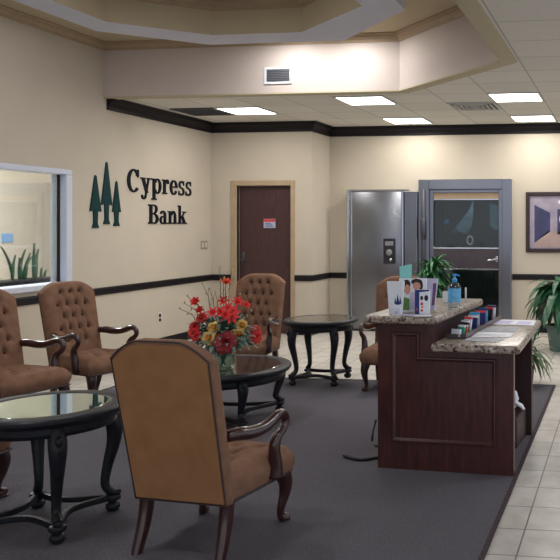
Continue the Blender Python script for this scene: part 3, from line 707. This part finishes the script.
# ------------------------------------------------------------------ tables
def make_table(name, label, loc, Rr, zt, leg, inset, rim, rotz=0):
    t_ = thing(name, label, 'table', loc, rotz)
    bm = new(); lathe(bm, [(Rr-.05, zt-.05), (Rr-.025, zt-.048), (Rr-.012, zt-.04), (Rr-.006, zt-.032), (Rr, zt-.024), (Rr, zt-.012), (Rr-.006, zt-.004), (Rr-.014, zt), (rim+.012, zt), (rim+.004, zt-.003), (rim, zt-.006), (.02, zt-.006)], 64)
    tp_ = obj('tabletop', bm, M['black'], t_, smooth=True, ang=35)
    bm = new(); lathe(bm, [(.01, zt-.0055), (rim-.002, zt-.0055), (rim-.008, zt-.002), (.01, zt-.002)], 64); obj('glass_inset', bm, M[inset], tp_, smooth=True, ang=20)
    bm = new(); lathe(bm, [(Rr-.09, zt-.10), (Rr-.055, zt-.10), (Rr-.05, zt-.09), (Rr-.058, zt-.085), (Rr-.058, zt-.05), (Rr-.09, zt-.05)], 64, caps=False)
    for k in range(0): pass
    obj('apron', bm, M['black'], t_, smooth=True, ang=35)
    k_ = zt/.6
    feet = []
    for q in range(4):
        a = PI/4+q*PI/2; d = Vector((math.cos(a), math.sin(a), 0)); rr = leg
        path = [(rr-.035, zt-.055), (rr-.02, zt-.10*k_), (rr-.002, zt-.16*k_), (rr-.006, zt-.24*k_), (rr-.03, zt-.34*k_), (rr-.045, zt-.42*k_), (rr-.042, .13), (rr-.012, .098), (rr+.012, .092), (rr+.018, .105)]
        rad = [.036, .040, .040, .033, .026, .022, .021, .023, .019, .012]
        bm = new(); tube(bm, [tuple(d*r)[:2]+(z,) for r, z in path], rad, 10, None, 4, up=tuple(d.cross(Vector((0, 0, 1)))))
        # carved rosette on the knee
        p = d*(rr+.032); ball(bm, (p.x, p.y, zt-.115*k_), .022, .8, .8, 1.2); ball(bm, (p.x*.995, p.y*.995, zt-.16*k_), .014, .8, .8, 1.6)
        lathe(bm, [(.012, .0), (.026, .004), (.036, .02), (.034, .036), (.020, .046), (.022, .054), (.036, .058), (.04, .068), (.036, .08), (.02, .086)], 14, (d.x*(rr-.01), d.y*(rr-.01), 0))
        obj('leg', bm, M['black'], t_, smooth=True, ang=50); feet.append(d*(rr-.01))
    for q in range(4):
        a, b = feet[q], feet[(q+1) % 4]; m = (a+b)/2*.42
        pts = [tuple(a)[:2]+(.07,), tuple(a*.8+m*.25)[:2]+(.072,), tuple((a+b)/2*.62)[:2]+(.078,), tuple(b*.8+m*.25)[:2]+(.072,), tuple(b)[:2]+(.07,)]
        bm = new(); tube(bm, pts, [.018, .017, .016, .017, .018], 8, (1.0, .8), 5, up=(0, 0, 1), power=4.); obj('stretcher', bm, M['black'], t_, smooth=True, ang=50)
    return t_
make_table('end_table', 'round black table with a mirrored top in the near left corner', (-2.835, 3.515, .012), .36, .595, .305, 'mirror', .275, R(2))
make_table('coffee_table', 'round low black table holding the flower vase', (-3.03, 5.55, .012), .52, .42, .475, 'stone', .44, R(2))
make_table('end_table', 'round black table standing alone in front of the vault door', (-2.84, 7.06, .012), .345, .60, .29, 'smoke', .29, R(2))

# ------------------------------------------------------------------ reception desk
DR = R(-3.6); DO = Vector((-1.485, 4.60, .012))
def D(x, y, z=0):
    c, s = math.cos(DR), math.sin(DR); return (DO.x+c*x-s*y, DO.y+s*x+c*y, z)
def dthing(name, label, cat, x, y, z, rot=0, group=None): return thing(name, label, cat, D(x, y, z), DR+rot, group)
dk = thing('reception_desk', 'dark mahogany two-level reception desk', 'desk', tuple(DO), DR)
flat = lambda u, v, h: (u, h, v)
L_out = [(0, 0), (.85, 0), (.85, .74), (.375, .74), (.375, .895), (0, .895)]
bm = new(); prism(bm, L_out, flat, 0, .04); obj('front_panel', bm, M['desk'], dk)
bm = new(); prism(bm, [(x-(.055 if x > .8 else 0), z) for x, z in L_out], flat, .90, .94); obj('rear_panel', bm, M['deskin'], dk)
bm = new(); box(bm, 0, .03, .04, .90, 0, .895); obj('side_panel', bm, M['desk'], dk)
bm = new(); box(bm, .345, .375, .04, .90, 0, .895); box(bm, .03, .345, .04, .90, .87, .89); obj('inner_panel', bm, M['deskin'], dk)
# raised moulding that follows the step
def inset_ring(pts, w):
    n = len(pts); out = []
    for i in range(n):
        p = Vector(pts[i]); a = (p-Vector(pts[i-1])).normalized(); b = (Vector(pts[(i+1) % n])-p).normalized()
        n1 = Vector((-a.y, a.x)); n2 = Vector((-b.y, b.x)); m = n1+n2; m = m/m.dot(n1); out.append(tuple(p+m*w))
    return out
ml = [(.09, .165), (.745, .165), (.745, .69), (.27, .69), (.27, .835), (.09, .835)]
bm = new()
rings = [(0, .001), (.004, -.012), (.012, -.014), (.02, -.006), (.026, -.002), (.026, .001)]
R3 = [[bm.verts.new((x, dpt, z)) for x, z in inset_ring(ml, w)] for w, dpt in rings]
for A, B in zip(R3, R3[1:]):
    for i in range(6): bm.faces.new((A[i], A[(i+1) % 6], B[(i+1) % 6], B[i]))
obj('moulding', bm, M['desk'], dk)
def slab_edge(bm, x0, x1, y0, y1, z0, z1): box(bm, x0, x1, y0, y1, z0, z1, .016, 4)
bm = new(); slab_edge(bm, -.05, .405, -.10, 1.06, .897, .945); obj('upper_counter', bm, M['granite'], dk, smooth=True, ang=50)
bm = new(); slab_edge(bm, .378, .905, -.13, 1.13, .742, .79)
for v in bm.verts:
    if v.co.x > .6: v.co.x -= .07*v.co.y
obj('lower_counter', bm, M['granite'], dk, smooth=True, ang=50)

UZ, LZ = .9575, .8025
def card(t_, name, w, h, m, th_=.003, x=0, y=0, z=0, tilt=0., par=None):
    bm = new(); box(bm, -w/2, w/2, -th_, 0, 0, h)
    bmesh.ops.rotate(bm, verts=bm.verts[:], matrix=Matrix.Rotation(-tilt, 3, 'X')); bmesh.ops.translate(bm, verts=bm.verts[:], vec=(x, y, z))
    return obj(name, bm, m, par or t_)
def flatprint(t_, name, polys, m, y=-.0045, tilt=0.):
    bm = new()
    for p in polys: prism(bm, p, lambda u, v, h: (u, y-h, v), 0, .0008)
    if tilt: bmesh.ops.rotate(bm, verts=bm.verts[:], matrix=Matrix.Rotation(-tilt, 3, 'X'))
    return obj(name, bm, m, t_)
def disc(cx, cy, rx, ry, n=14): return [(cx+rx*math.cos(2*PI*k/n), cy+ry*math.sin(2*PI*k/n)) for k in range(n)]
def folded(t_, w, h, m, a=.5, depth=.05):
    """a brochure standing half open: front leaf and two leaves folding back"""
    bm = new(); o = [(-w/2, 0), (w/2, 0), (w/2-.012, depth), (w/2-.016, depth), (w/2-.006, .004), (-w/2+.006, .004), (-w/2+.016, depth), (-w/2+.012, depth)]
    prism(bm, o, lambda u, v, hh: (u, v, hh), 0, h); return obj('leaf', bm, m, t_)
tl = .12
def fan(x, y, w0, w1, h, rot, name, label):
    """slightly fanned stack of leaflets, wider at the top"""
    t_ = dthing(name, label, 'brochure', x, y, UZ, rot)
    bm = new(); prism(bm, [(-w0/2, 0), (w0/2, 0), (w1/2, h), (-w1/2, h)], lambda u, v, hh: (u, hh, v), 0, .014); obj('leaflet', bm, M['white'], t_); return t_
b1 = fan(.125, -.035, .085, .115, .20, R(-8), 'brochure', 'white brochure with a dark tree logo at the left end of the counter')
bt = [[(.005, .06), (.03, .06), (.024, .09), (.0175, .125), (.011, .09)], [(.026, .065), (.042, .065), (.035, .11)], [(-.006, .065), (.008, .065), (.001, .105)]]
flatprint(b1, 'tree_logo', bt, M['navy'], -.001)
flatprint(b1, 'text_lines', [rect(.0, .02+.008*k, .045, .0235+.008*k) for k in range(4)], M['lilac'], -.001)
b2 = fan(.193, .09, .165, .175, .21, R(2), 'brochure', 'brochure printed with two dark haired people in the middle of the counter')
flatprint(b2, 'printed_hair', [disc(-.038, .174, .024, .030), disc(.026, .190, .036, .020), disc(.052, .168, .014, .028), disc(-.058, .15, .010, .032)], M['hair'], -.001)
flatprint(b2, 'printed_face', [disc(-.034, .143, .019, .031), disc(.026, .164, .025, .025)], M['skin'], -.002)
flatprint(b2, 'printed_clothes', [[(-.072, .015), (-.02, .015), (-.02, .085), (-.062, .098)]], M['greenp'], -.0015)
flatprint(b2, 'printed_shirt', [[(-.02, .02), (.07, .02), (.07, .13), (-.015, .125)]], M['lilac'], -.0012)
b3 = dthing('brochure', 'narrow folded brochure with a navy left panel and small prints', 'brochure', .285, .0, UZ, R(6))
bm = new(); box(bm, -.045, .045, -.003, .02, 0, .15, .002, 1); obj('leaflet', bm, M['white'], b3)
flatprint(b3, 'navy_panel', [rect(-.045, .0, -.018, .15), [(-.018, .135), (.045, .142), (.045, .15), (-.018, .15)]], M['navy'], -.0035)
flatprint(b3, 'printed_photo', [disc(-.003, .1, .009, .013), disc(.025, .1, .012, .018)], M['hair'], -.0035)
flatprint(b3, 'printed_emblem', [disc(-.002, .065, .009, .01), disc(-.002, .025, .008, .008)], M['redp'], -.0035)
flatprint(b3, 'printed_dots', [disc(.0, .045, .007, .007), disc(-.033, .03, .008, .009)], M['orangep'], -.0035)
b4 = fan(.23, .26, .10, .15, .20, R(-10), 'brochure', 'pale lilac leaflets fanned behind the navy brochure')
b4.children[0].data.materials[0] = M['white']
b4.children[0].data = b4.children[0].data.copy(); b4.children[0].data.materials[0] = M['lilac']
flatprint(b4, 'printed_stripe', [[(.035, .03), (.055, .03), (.07, .17), (.045, .17)]], M['purple'], -.001)
bm = new(); prism(bm, [(-.038, .18), (.038, .19), (.04, .297), (-.04, .282)], lambda u, v, h: (u, h, v), 0, .003)
box(bm, -.03, .03, .0, .003, 0, .17)
tag(obj('mint_slip', bm, M['mint'], loc=D(.125, .15, UZ), rotz=DR), 'mint green paper slip sticking up behind the white brochures', 'paper slip')
ms = dthing('name_card', 'small white folded card at the foot of the tree logo brochure', 'card', .15, -.065, UZ, R(5))
card(ms, 'card_front', .05, .052, M['white'], .002, 0, -.018, 0, -.25); card(ms, 'card_back', .05, .052, M['white'], .002, 0, .01, 0, .25)
flatprint(ms, 'printed_mark', [disc(0, .025, .012, .01)], M['lilac'], -.0225, -.25)
bm = new(); box(bm, -.05, .05, -.04, .04, 0, .004, .001, 1); tag(obj('card_stack', bm, M['white'], loc=D(.31, -.07, UZ), rotz=DR+.2), 'flat white card lying at the front edge of the counter', 'card')
bm = new(); box(bm, -.06, .06, -.035, .035, 0, .003); tag(obj('paper_slip', bm, M['lilac'], loc=D(.22, -.055, UZ), rotz=DR-.15), 'flat pale slip lying before the brochures', 'paper slip')
# small white box with a dark back
sb = dthing('card_dispenser', 'small white and black desk box behind the brochures', 'box', .225, .71, UZ, R(-5))
bm = new(); box(bm, -.025, .025, -.012, 0, 0, .08, .003, 1); obj('front_plate', bm, M['white'], sb)
bm = new(); box(bm, -.028, .038, 0.0005, .03, 0, .086, .003, 1); obj('body', bm, M['darkitem'], sb)
# sanitizer
sz = dthing('sanitizer_bottle', 'clear pump bottle with a blue label and blue pump', 'bottle', .362, .44, UZ, R(10))
bm = new()
prof = [(.037, 0), (.043, .006), (.044, .03), (.044, .125), (.04, .145), (.026, .158), (.013, .164), (.012, .172)]
lathe(bm, prof, 24)
for v in bm.verts: v.co.y *= .72
obj('bottle_body', bm, M['bottle'], sz, smooth=True, ang=50)
bm = new(); n = 14; A = []
for z in (.035, .125):
    A.append([bm.verts.new((.0455*math.sin(a), -.0455*.72*math.cos(a), z)) for a in [R(-70+140*k/n) for k in range(n+1)]])
for k in range(n): bm.faces.new((A[0][k], A[0][k+1], A[1][k+1], A[1][k]))
obj('label', bm, M['bluelabel'], sz, smooth=True)
bm = new(); lathe(bm, [(.015, .166), (.017, .17), (.017, .186), (.008, .19), (.007, .206), (.012, .208), (.013, .216), (.006, .22)], 16)
tube(bm, [(0, 0, .213), (.018, -.006, .214), (.034, -.01, .208)], [.007, .006, .004], 8); obj('pump', bm, M['blue'], sz, smooth=True, ang=40)
bm = new(); lathe(bm, [(.006, 0), (.006, .1), (.004, .105)], 10); tag(obj('pen', bm, M['white'], loc=D(.352, .76, UZ), smooth=True), 'white pen standing upright right of the pump bottle', 'pen')

# leaflet tray on the lower counter
tr = dthing('leaflet_tray', 'narrow wooden tray of upright cards along the raised counter', 'tray', .475, .60, LZ, R(0))
bm = new(); box(bm, -.062, .062, -.52, .50, 0, .012); obj('tray_base', bm, M['mahog'], tr)
bm = new(); box(bm, .052, .062, -.52, .50, .012, .032); box(bm, -.062, .052, -.52, -.51, .012, .03); obj('tray_rim', bm, M['mahog'], tr)
specs = [('white', 'white', .085, .055, .10, 'white stub box at the near end of the leaflet tray', -.002),
         ('teal', 'white', .07, .075, .165, 'teal edged card in the leaflet tray behind the white box', .012),
         ('orangep', 'white', .07, .07, .22, 'orange card in the leaflet tray', .012),
         ('darkitem', 'white', .08, .095, .29, 'dark card with a white edge in the leaflet tray', .0),
         ('white', 'redp', .085, .11, .37, 'white card with a red top strip in the leaflet tray', -.004),
         ('navy', 'white', .085, .11, .46, 'navy booklet near the middle of the leaflet tray', .006),
         ('greyp', 'blue', .085, .12, .56, 'grey card with a blue strip in the leaflet tray', -.005),
         ('navy', 'redp', .085, .12, .68, 'navy booklet with a red top strip in the leaflet tray', .006),
         ('bluelabel', 'navy', .085, .125, .79, 'light blue booklet towards the far end of the leaflet tray', -.005),
         ('darkitem', 'redp', .085, .12, .92, 'dark booklet with a red top strip in the leaflet tray', .004),
         ('white', 'navy', .08, .12, 1.02, 'white booklet at the far end of the leaflet tray', .0)]
rnd0 = random.Random(4)
for m1, m2, w_, h_, y_, lab, dx in specs:
    t_ = dthing('leaflet', lab, 'leaflet', .473+dx, y_, LZ+.0125, R(rnd0.uniform(-35, 15)), 'cards in the leaflet tray')
    w_ *= .8; h_ *= .82
    card(t_, 'card', w_, h_, M[m1], .012, tilt=.18)
    card(t_, 'strip', w_*1.01, h_*.16, M[m2], .0135, 0, .0006+h_*.82*math.sin(.18), h_*.82*math.cos(.18), .18)
# papers
def paper(pts, z, m, lab, name='paper_sheet', prints=None, mp='printgrey'):
    t_ = thing(name, lab, 'paper', D(0, 0, LZ), DR)
    bm = new(); prism(bm, pts, lambda u, v, h: (u, v, h), z, z+.003); obj('sheet', bm, M[m], t_)
    if prints:
        bm = new()
        for p in prints: prism(bm, p, lambda u, v, h: (u, v, h), z+.0032, z+.0036)
        obj('printing', bm, M[mp], t_)
paper([(.535, .02), (.745, -.01), (.765, .12), (.545, .15)], .0002, 'greyp', 'grey printed sheet nearest the front edge of the lower counter', prints=[rect(.56, .03, .70, .07), rect(.56, .09, .72, .12)])
paper([(.545, .17), (.785, .20), (.775, .40), (.535, .40)], .0002, 'white', 'white sheet in the middle of the lower counter', prints=[rect(.56, .22, .72, .235), rect(.56, .27, .74, .285)])
paper([(.53, .43), (.76, .44), (.75, .66), (.525, .66)], .0002, 'greyp', 'grey newspaper behind the white sheet', 'newspaper', [rect(.55, .46, .64, .62), rect(.66, .46, .74, .55), rect(.66, .58, .74, .62)])
paper([(.52, .80), (.83, .78), (.80, 1.06), (.52, 1.06)], .0002, 'white', 'open white booklet at the far edge of the lower counter', 'booklet', [rect(.54, .83, .65, 1.0), rect(.69, .82, .79, .98)], 'lilac')
# things below
bm = new(); tube(bm, [(.0, 0, .0), (.02, .0, .05), (.03, -.01, .10), (.0, 0, .15)], [.03, .045, .035, .012], 8, (1, .5), 4); tube(bm, [(.03, -.01, .06), (.07, -.02, .045), (.115, -.035, .02)], [.03, .03, .016], 8, (1, .45), 4)
for v in bm.verts: v.co += Vector((noise.noise(v.co*30), noise.noise(v.co*31+Vector((3, 1, 2))), noise.noise(v.co*29+Vector((7, 2, 1)))))*.012
bb = tag(obj('plastic_bag', bm, M['white'], loc=D(.675, .70, .235), rotz=DR, smooth=True), 'crumpled white plastic bag poking out of the desk knee space', 'bag')
bm = new(); box(bm, .40, .76, .55, .88, .0, .20, .01, 1); tag(obj('storage_box', bm, M['deskin'], loc=tuple(DO), rotz=DR), 'dark storage box in the desk knee space under the white bag', 'box')
def strap(pts, lab, w_=.012):
    bm = new(); tube(bm, pts, w_, 8, (.45, 1), 5, up=(0, 0, 1)); tag(obj('strap', bm, M['strap'], smooth=True), lab, 'strap', 'black straps beside the desk')
strap([D(-.29, .17, .022), D(-.25, .14, .024), D(-.15, .11, .022), D(-.06, .19, .022), D(-.03, .22, .02)], 'thick black strap lying on the carpet left of the desk, nearest the camera', .02)
strap([D(-.19, .42, .02), D(-.1, .42, .022), D(-.02, .43, .02)], 'thin black strap lying on the carpet behind the thick strap', .011)
strap([D(-.02, .02, .30), D(-.025, .015, .27), D(-.035, .01, .23), D(-.042, .01, .17)], 'short black strap hanging down the left side of the desk', .011)

# ------------------------------------------------------------------ flowers on the coffee table
FX, FY, FZ = -2.935, 5.42, .4312
vs = thing('glass_vase', 'clear cut glass vase on the low round table', 'vase', (FX, FY, FZ))
bm = new()
lathe(bm, [(.06, 0), (.075, .006), (.085, .04), (.08, .09), (.09, .14), (.11, .175), (.105, .173), (.084, .14), (.074, .09), (.078, .04), (.06, .014)], 24, caps=False); obj('bowl', bm, M['vase'], vs, smooth=True)
bm = new(); lathe(bm, [(.01, .002), (.058, .002), (.06, .012), (.01, .013)], 24); obj('base', bm, M['vase'], vs)
for k in range(12):
    pass
bq = thing('bouquet', 'silk bouquet of red, crimson and yellow flowers with twigs standing in the vase', 'flowers', (FX, FY, FZ))
rnd = random.Random(11)
bm = new()
for k in range(9):
    a = rnd.uniform(0, 2*PI); tube(bm, [(.02*math.cos(a), .02*math.sin(a), .02), (.03*math.cos(a+2), .03*math.sin(a+2), .1), (.045*math.cos(a+2.5), .045*math.sin(a+2.5), .2)], .004, 5)
obj('stem', bm, M['leafgrey'], bq, smooth=True)
bm = new()
for k in range(560):
    a = rnd.uniform(0, 2*PI); el = rnd.uniform(-.3, 1.1); r = rnd.uniform(.07, .165)
    b = (r*math.cos(a)*math.cos(el)*1.2, r*math.sin(a)*math.cos(el)*1.0, .225+r*math.sin(el)*1.0)
    leaf(bm, b, (math.cos(a)*math.cos(el), math.sin(a)*math.cos(el), math.sin(el)*.8), rnd.uniform(.06, .10), rnd.uniform(.026, .045), rnd.uniform(.3, 1.2), 4, .1)
obj('foliage', bm, M['leafgrey'], bq, smooth=True)
bm = new()
for k in range(40):
    a = rnd.uniform(0, 2*PI); r = rnd.uniform(.08, .14)
    leaf(bm, (r*math.cos(a)*1.2, r*math.sin(a), rnd.uniform(.16, .28)), (math.cos(a), math.sin(a), rnd.uniform(-.2, .6)), rnd.uniform(.07, .11), .02, .8, 4, .1)
obj('dark_foliage', bm, M['leafd'], bq, smooth=True)
# the camera side of the bouquet is towards (dx, dy) = (.48, -.88)
CD = Vector((.48, -.88, 0)); CS = Vector((.88, .48, 0))
def at(px, pz, fwd): return CS*px + CD*fwd + Vector((0, 0, pz))
def basis(n):
    n = n.normalized(); s = n.cross(Vector((0, 0, 1)))
    if s.length < .1: s = Vector((1, 0, 0))
    s.normalize(); return s, s.cross(n)*-1, n
def petals(bm, c, n, layers):
    """layers: (count, length, width, open angle, phase, mi)"""
    s, t, n = basis(n)
    for cnt, ln, wd, op, ph, mi in layers:
        for k in range(cnt):
            a = 2*PI*k/cnt+ph; rd = s*math.cos(a)+t*math.sin(a); sd = n.cross(rd); rows = []
            for i in range(5):
                q = i/4; ang = op*(.35+.65*q); p = c+rd*(ln*q*math.sin(ang))+n*(ln*q*math.cos(ang))
                w_ = wd*.5*math.sin(PI*min(.93, .15+.75*q))
                rows.append((bm.verts.new(p-sd*w_+n*w_*.25), bm.verts.new(p), bm.verts.new(p+sd*w_+n*w_*.25)))
            for A, B in zip(rows, rows[1:]):
                for j in (0, 1):
                    f = bm.faces.new((A[j], A[j+1], B[j+1], B[j])); f.material_index = mi
def flower(name, px, pz, fwd, size, kind, m, m2=None, tilt=(0, 0)):
    c = at(px, pz, fwd); n = (CD*.8+CS*(px*2.2+tilt[0])+Vector((0, 0, .25+(pz-.27)*1.5+tilt[1]))).normalized()
    bm = new()
    if kind == 'rose': L_ = [(7, size, size*.9, 1.45, 0, 0), (7, size*.85, size*.8, 1.1, .4, 0), (6, size*.7, size*.65, .75, .9, 1), (5, size*.55, size*.5, .4, .2, 1)]
    elif kind == 'lily': L_ = [(6, size, size*.45, 1.2, 0, 0), (5, size*.6, size*.35, .6, .5, 0)]
    elif kind == 'peony': L_ = [(10, size, size*.7, 1.5, 0, 0), (9, size*.88, size*.62, 1.2, .3, 0), (8, size*.75, size*.55, .95, .1, 1), (7, size*.62, size*.45, .65, .5, 0), (5, size*.5, size*.35, .35, .2, 1)]
    else: L_ = [(6, size, size*.6, .9, 0, 0), (5, size*.9, size*.55, .5, .5, 0)]
    petals(bm, c-n*size*.3, n, L_)
    o = obj(name, bm, [m, m2 or m], bq, smooth=True)
    if kind in ('rose',):
        bm = new(); ball(bm, c+n*size*.08, size*.2); obj('flower_centre', bm, M['amber'], o, smooth=True)
    return o
flower('crimson_peony', .015, .225, .19, .088, 'peony', M['crimson'], M['crimson'])
flower('yellow_rose', -.10, .255, .14, .055, 'rose', M['yellow'], M['amber'])
flower('yellow_rose', -.068, .325, .12, .05, 'rose', M['yellow'], M['amber'])
flower('yellow_rose', .105, .265, .12, .055, 'rose', M['yellow'], M['amber'])
flower('yellow_rose', .125, .33, .09, .05, 'rose', M['yellow'], M['amber'])
for px, pz, f_, s_ in ((.015, .41, .09, .06), (.055, .39, .10, .06), (.07, .425, .07, .055), (-.02, .43, .05, .055), (-.075, .43, .06, .05), (.035, .455, .05, .05), (.10, .50, .02, .05), (-.0, .505, .0, .05), (.16, .47, -.02, .04)):
    flower('red_lily', px, pz, f_, s_, 'lily', M['red'], M['red'])
for px, pz, f_, s_ in ((-.205, .29, .05, .05), (-.20, .33, .04, .045), (-.19, .265, .06, .045), (.232, .235, .06, .055), (.228, .275, .05, .05), (-.15, .39, .02, .045)):
    flower('red_carnation', px, pz, f_, s_, 'peony', M['red'], M['red'])
for px, pz, f_, s_ in ((-.19, .505, .02, .05), (-.16, .445, .02, .04)):
    flower('red_tulip', px, pz, f_, s_, 'tulip', M['red'], M['orange'])
flower('orange_tulip', .018, .64, .0, .05, 'tulip', M['orange'], M['red'], (0, .4))
tw = [((-.19, .5), .02), ((.018, .64), .0), ((-.03, .76), -.02), ((.06, .73), -.03), ((-.10, .60), .0), ((-.25, .55), .0), ((-.30, .46), .02), ((.0, .68), .0), ((.11, .55), .0), ((-.27, .50), .0), ((-.15, .64), -.01), ((-.06, .58), .01), ((.19, .42), .0)]
for (px, pz), f_ in tw:
    bm = new(); e = at(px, pz, f_); b = Vector((0, 0, .2)); m1 = b.lerp(e, .45)+at(px*.12, .02, .0); m2 = b.lerp(e, .75)+at(-px*.05, .015, 0)
    tube(bm, [tuple(b), tuple(m1), tuple(m2), tuple(e)], [.004, .003, .0025, .0012], 5, None, 4)
    tube(bm, [tuple(m2), tuple(m2.lerp(e, .5)+at(.025, .01, .01))], [.0018, .001], 4)
    o = obj('twig', bm, M['twig'], bq, smooth=True)
    for q in (.62, .8, .97):
        bm = new(); ball(bm, tuple(b.lerp(e, q)+at(px*.03+.006, .012, .004)), .0065, 1, 1, 1.5, 6, 5); obj('bud', bm, M['budtan'], o, smooth=True)
bm = new()
for px, pz, dx, dz in ((-.21, .36, -.8, .3), (-.2, .38, -.9, .1), (-.22, .33, -.8, -.3), (-.19, .40, -.6, .5), (.2, .33, .8, .2), (.21, .3, .9, -.1)):
    leaf(bm, tuple(at(px*.7, pz-.02, .05)), tuple(CS*dx+Vector((0, 0, dz))), .12, .022, .5, 5, .1)
obj('slender_leaf', bm, M['leafd'], bq, smooth=True)

# ------------------------------------------------------------------ potted plants
def droopy(name, label, loc, potr, poth, potm, leaves, m, stem_h, seed, spread, lw, droop, trunk=True, lift=.7):
    t_ = thing(name, label, 'plant', loc); rr = random.Random(seed)
    bm = new(); lathe(bm, [(potr*.72, 0), (potr*.78, .01), (potr*.97, poth*.85), (potr*1.06, poth*.87), (potr*1.06, poth), (potr*.95, poth), (potr*.93, poth*.93), (.01, poth*.92)], 28); obj('pot', bm, potm, t_, smooth=True, ang=35)
    bm = new(); lathe(bm, [(.01, poth*.93), (potr*.92, poth*.93), (potr*.9, poth*.95), (.01, poth*.955)], 20); obj('soil', bm, M['soil'], t_)
    bm = new()
    for k in range(3): tube(bm, [(.02*k-.02, 0, poth*.93), (.03*(k-1), .015*k, poth+stem_h*.6), (.05*(k-1), .02, poth+stem_h*(.8+.1*k))], [.014, .012, .009], 7)
    obj('stem', bm, M['twig'], t_, smooth=True)
    bm = new()
    for k in range(leaves):
        a = rr.uniform(0, 2*PI); el = rr.uniform(.0, 1.3); hz = poth+stem_h*rr.uniform(.35, 1.05)
        ln = spread*rr.uniform(.65, 1.05)
        leaf(bm, (.04*math.cos(a), .04*math.sin(a), hz), (math.cos(a)*math.cos(el), math.sin(a)*math.cos(el), math.sin(el)*lift+.15), ln, lw*rr.uniform(.7, 1.1), droop*rr.uniform(.7, 1.3), 7, .12)
    obj('foliage', bm, m, t_, smooth=True)
    return t_
droopy('potted_palm', 'bushy green potted plant standing before the glass gate', (-2.40, 9.7, 0), .17, .34, M['potbrown'], 240, M['leaf'], .66, 3, .30, .05, 1.6)
droopy('potted_plant', 'drooping broad leaved plant in a grey green pot against the back wall', (-.72, 9.25, 0), .18, .31, M['pot'], 80, M['leafd'], .46, 5, .60, .12, 3.0, lift=1.0)
droopy('potted_grass', 'low plant with narrow arching leaves on the floor behind the desk', (-.90, 7.2, 0), .09, .18, M['potbrown'], 60, M['leafm'], .16, 9, .36, .035, 2.4)

# ------------------------------------------------------------------ lights
def area(name, loc, size, power, color=(1, .96, .9), rot=(0, 0, 0), size_y=None):
    l = bpy.data.lights.new(name, 'AREA'); l.energy = power; l.color = color; l.size = size
    if size_y: l.shape = 'RECTANGLE'; l.size_y = size_y
    o = bpy.data.objects.new(name, l); C.objects.link(o); o.location = loc; o.rotation_euler = rot; return o
for x, y, p in ((-4.575, 9.02, 12), (-2.865, 8.45, 15), (-2.865, 10.16, 12), (-1.155, 8.45, 15), (-1.155, 10.16, 12), (.8, 8.8, 20)):
    area('troffer_and_fill', (x, y, ZC-.03), .5, p, (1, .955, .88))  # panel lamps; the rightmost has no panel and is added out of view
for x, y, p in ((1.0, 5.5, 22), (1.0, 2.5, 20), (.3, 7.0, 14), (.5, 0, 20)):
    area('troffer_and_fill', (x, y, ZC-.03), .5, p, (.96, .97, 1))  # unseen fill lamps added over the right and near side, no panels modelled
for x, p in ((-3.4, 12), (-2.72, 12)): area('cove_and_fill', (x, 7.42, ZT-.04), .2, p, (1, .98, .97))
for x, y, p in ((-3.2, 4.6, 22), (-3.2, 2.6, 20)): area('tray_fill', (x, y, ZT-.04), .5, p, (.97, .97, 1))  # unseen lamps added above the cloud opening to lift the tray and left wall
area('cove_and_fill', (-4.95, 4.2, ZT-.04), .25, 14, (.95, .97, 1), size_y=5)  # unseen strip added in the gap to brighten the upper left wall
area('office_lamp', (-6.9, 7.5, 2.75), 1.2, 230, (.96, .98, 1))
area('vault_fill', (-2.2, YB+.3, 2.4), .3, 26, (.9, .97, 1), (R(18), 0, 0))  # unseen lamp added to brighten the cutouts behind the gate glass
w = bpy.data.worlds.new('world'); sc.world = w; w.use_nodes = True
nt = w.node_tree; N = nt.nodes; L = nt.links; bg = N['Background']
tc = N.new('ShaderNodeTexCoord'); sx = N.new('ShaderNodeSeparateXYZ'); L.new(tc.outputs['Generated'], sx.inputs[0])
rp_ = N.new('ShaderNodeValToRGB'); cr = rp_.color_ramp
mr = N.new('ShaderNodeMapRange'); mr.inputs['From Min'].default_value = -1; L.new(sx.outputs['Z'], mr.inputs['Value']); L.new(mr.outputs['Result'], rp_.inputs['Fac'])
cr.elements[0].position = .40; cr.elements[0].color = (.30, .30, .33, 1)
cr.elements[1].position = .62; cr.elements[1].color = (.45, .47, .54, 1)
e = cr.elements.new(.5); e.color = (.95, 1.0, 1.12, 1)
L.new(rp_.outputs['Color'], bg.inputs['Color']); bg.inputs['Strength'].default_value = 1.25
sc.view_settings.view_transform = 'Standard'; sc.view_settings.look = 'None'; sc.view_settings.exposure = -.1
try:
    sc.cycles.use_denoising = True; sc.cycles.max_bounces = 8; sc.cycles.transparent_max_bounces = 12
except Exception: pass
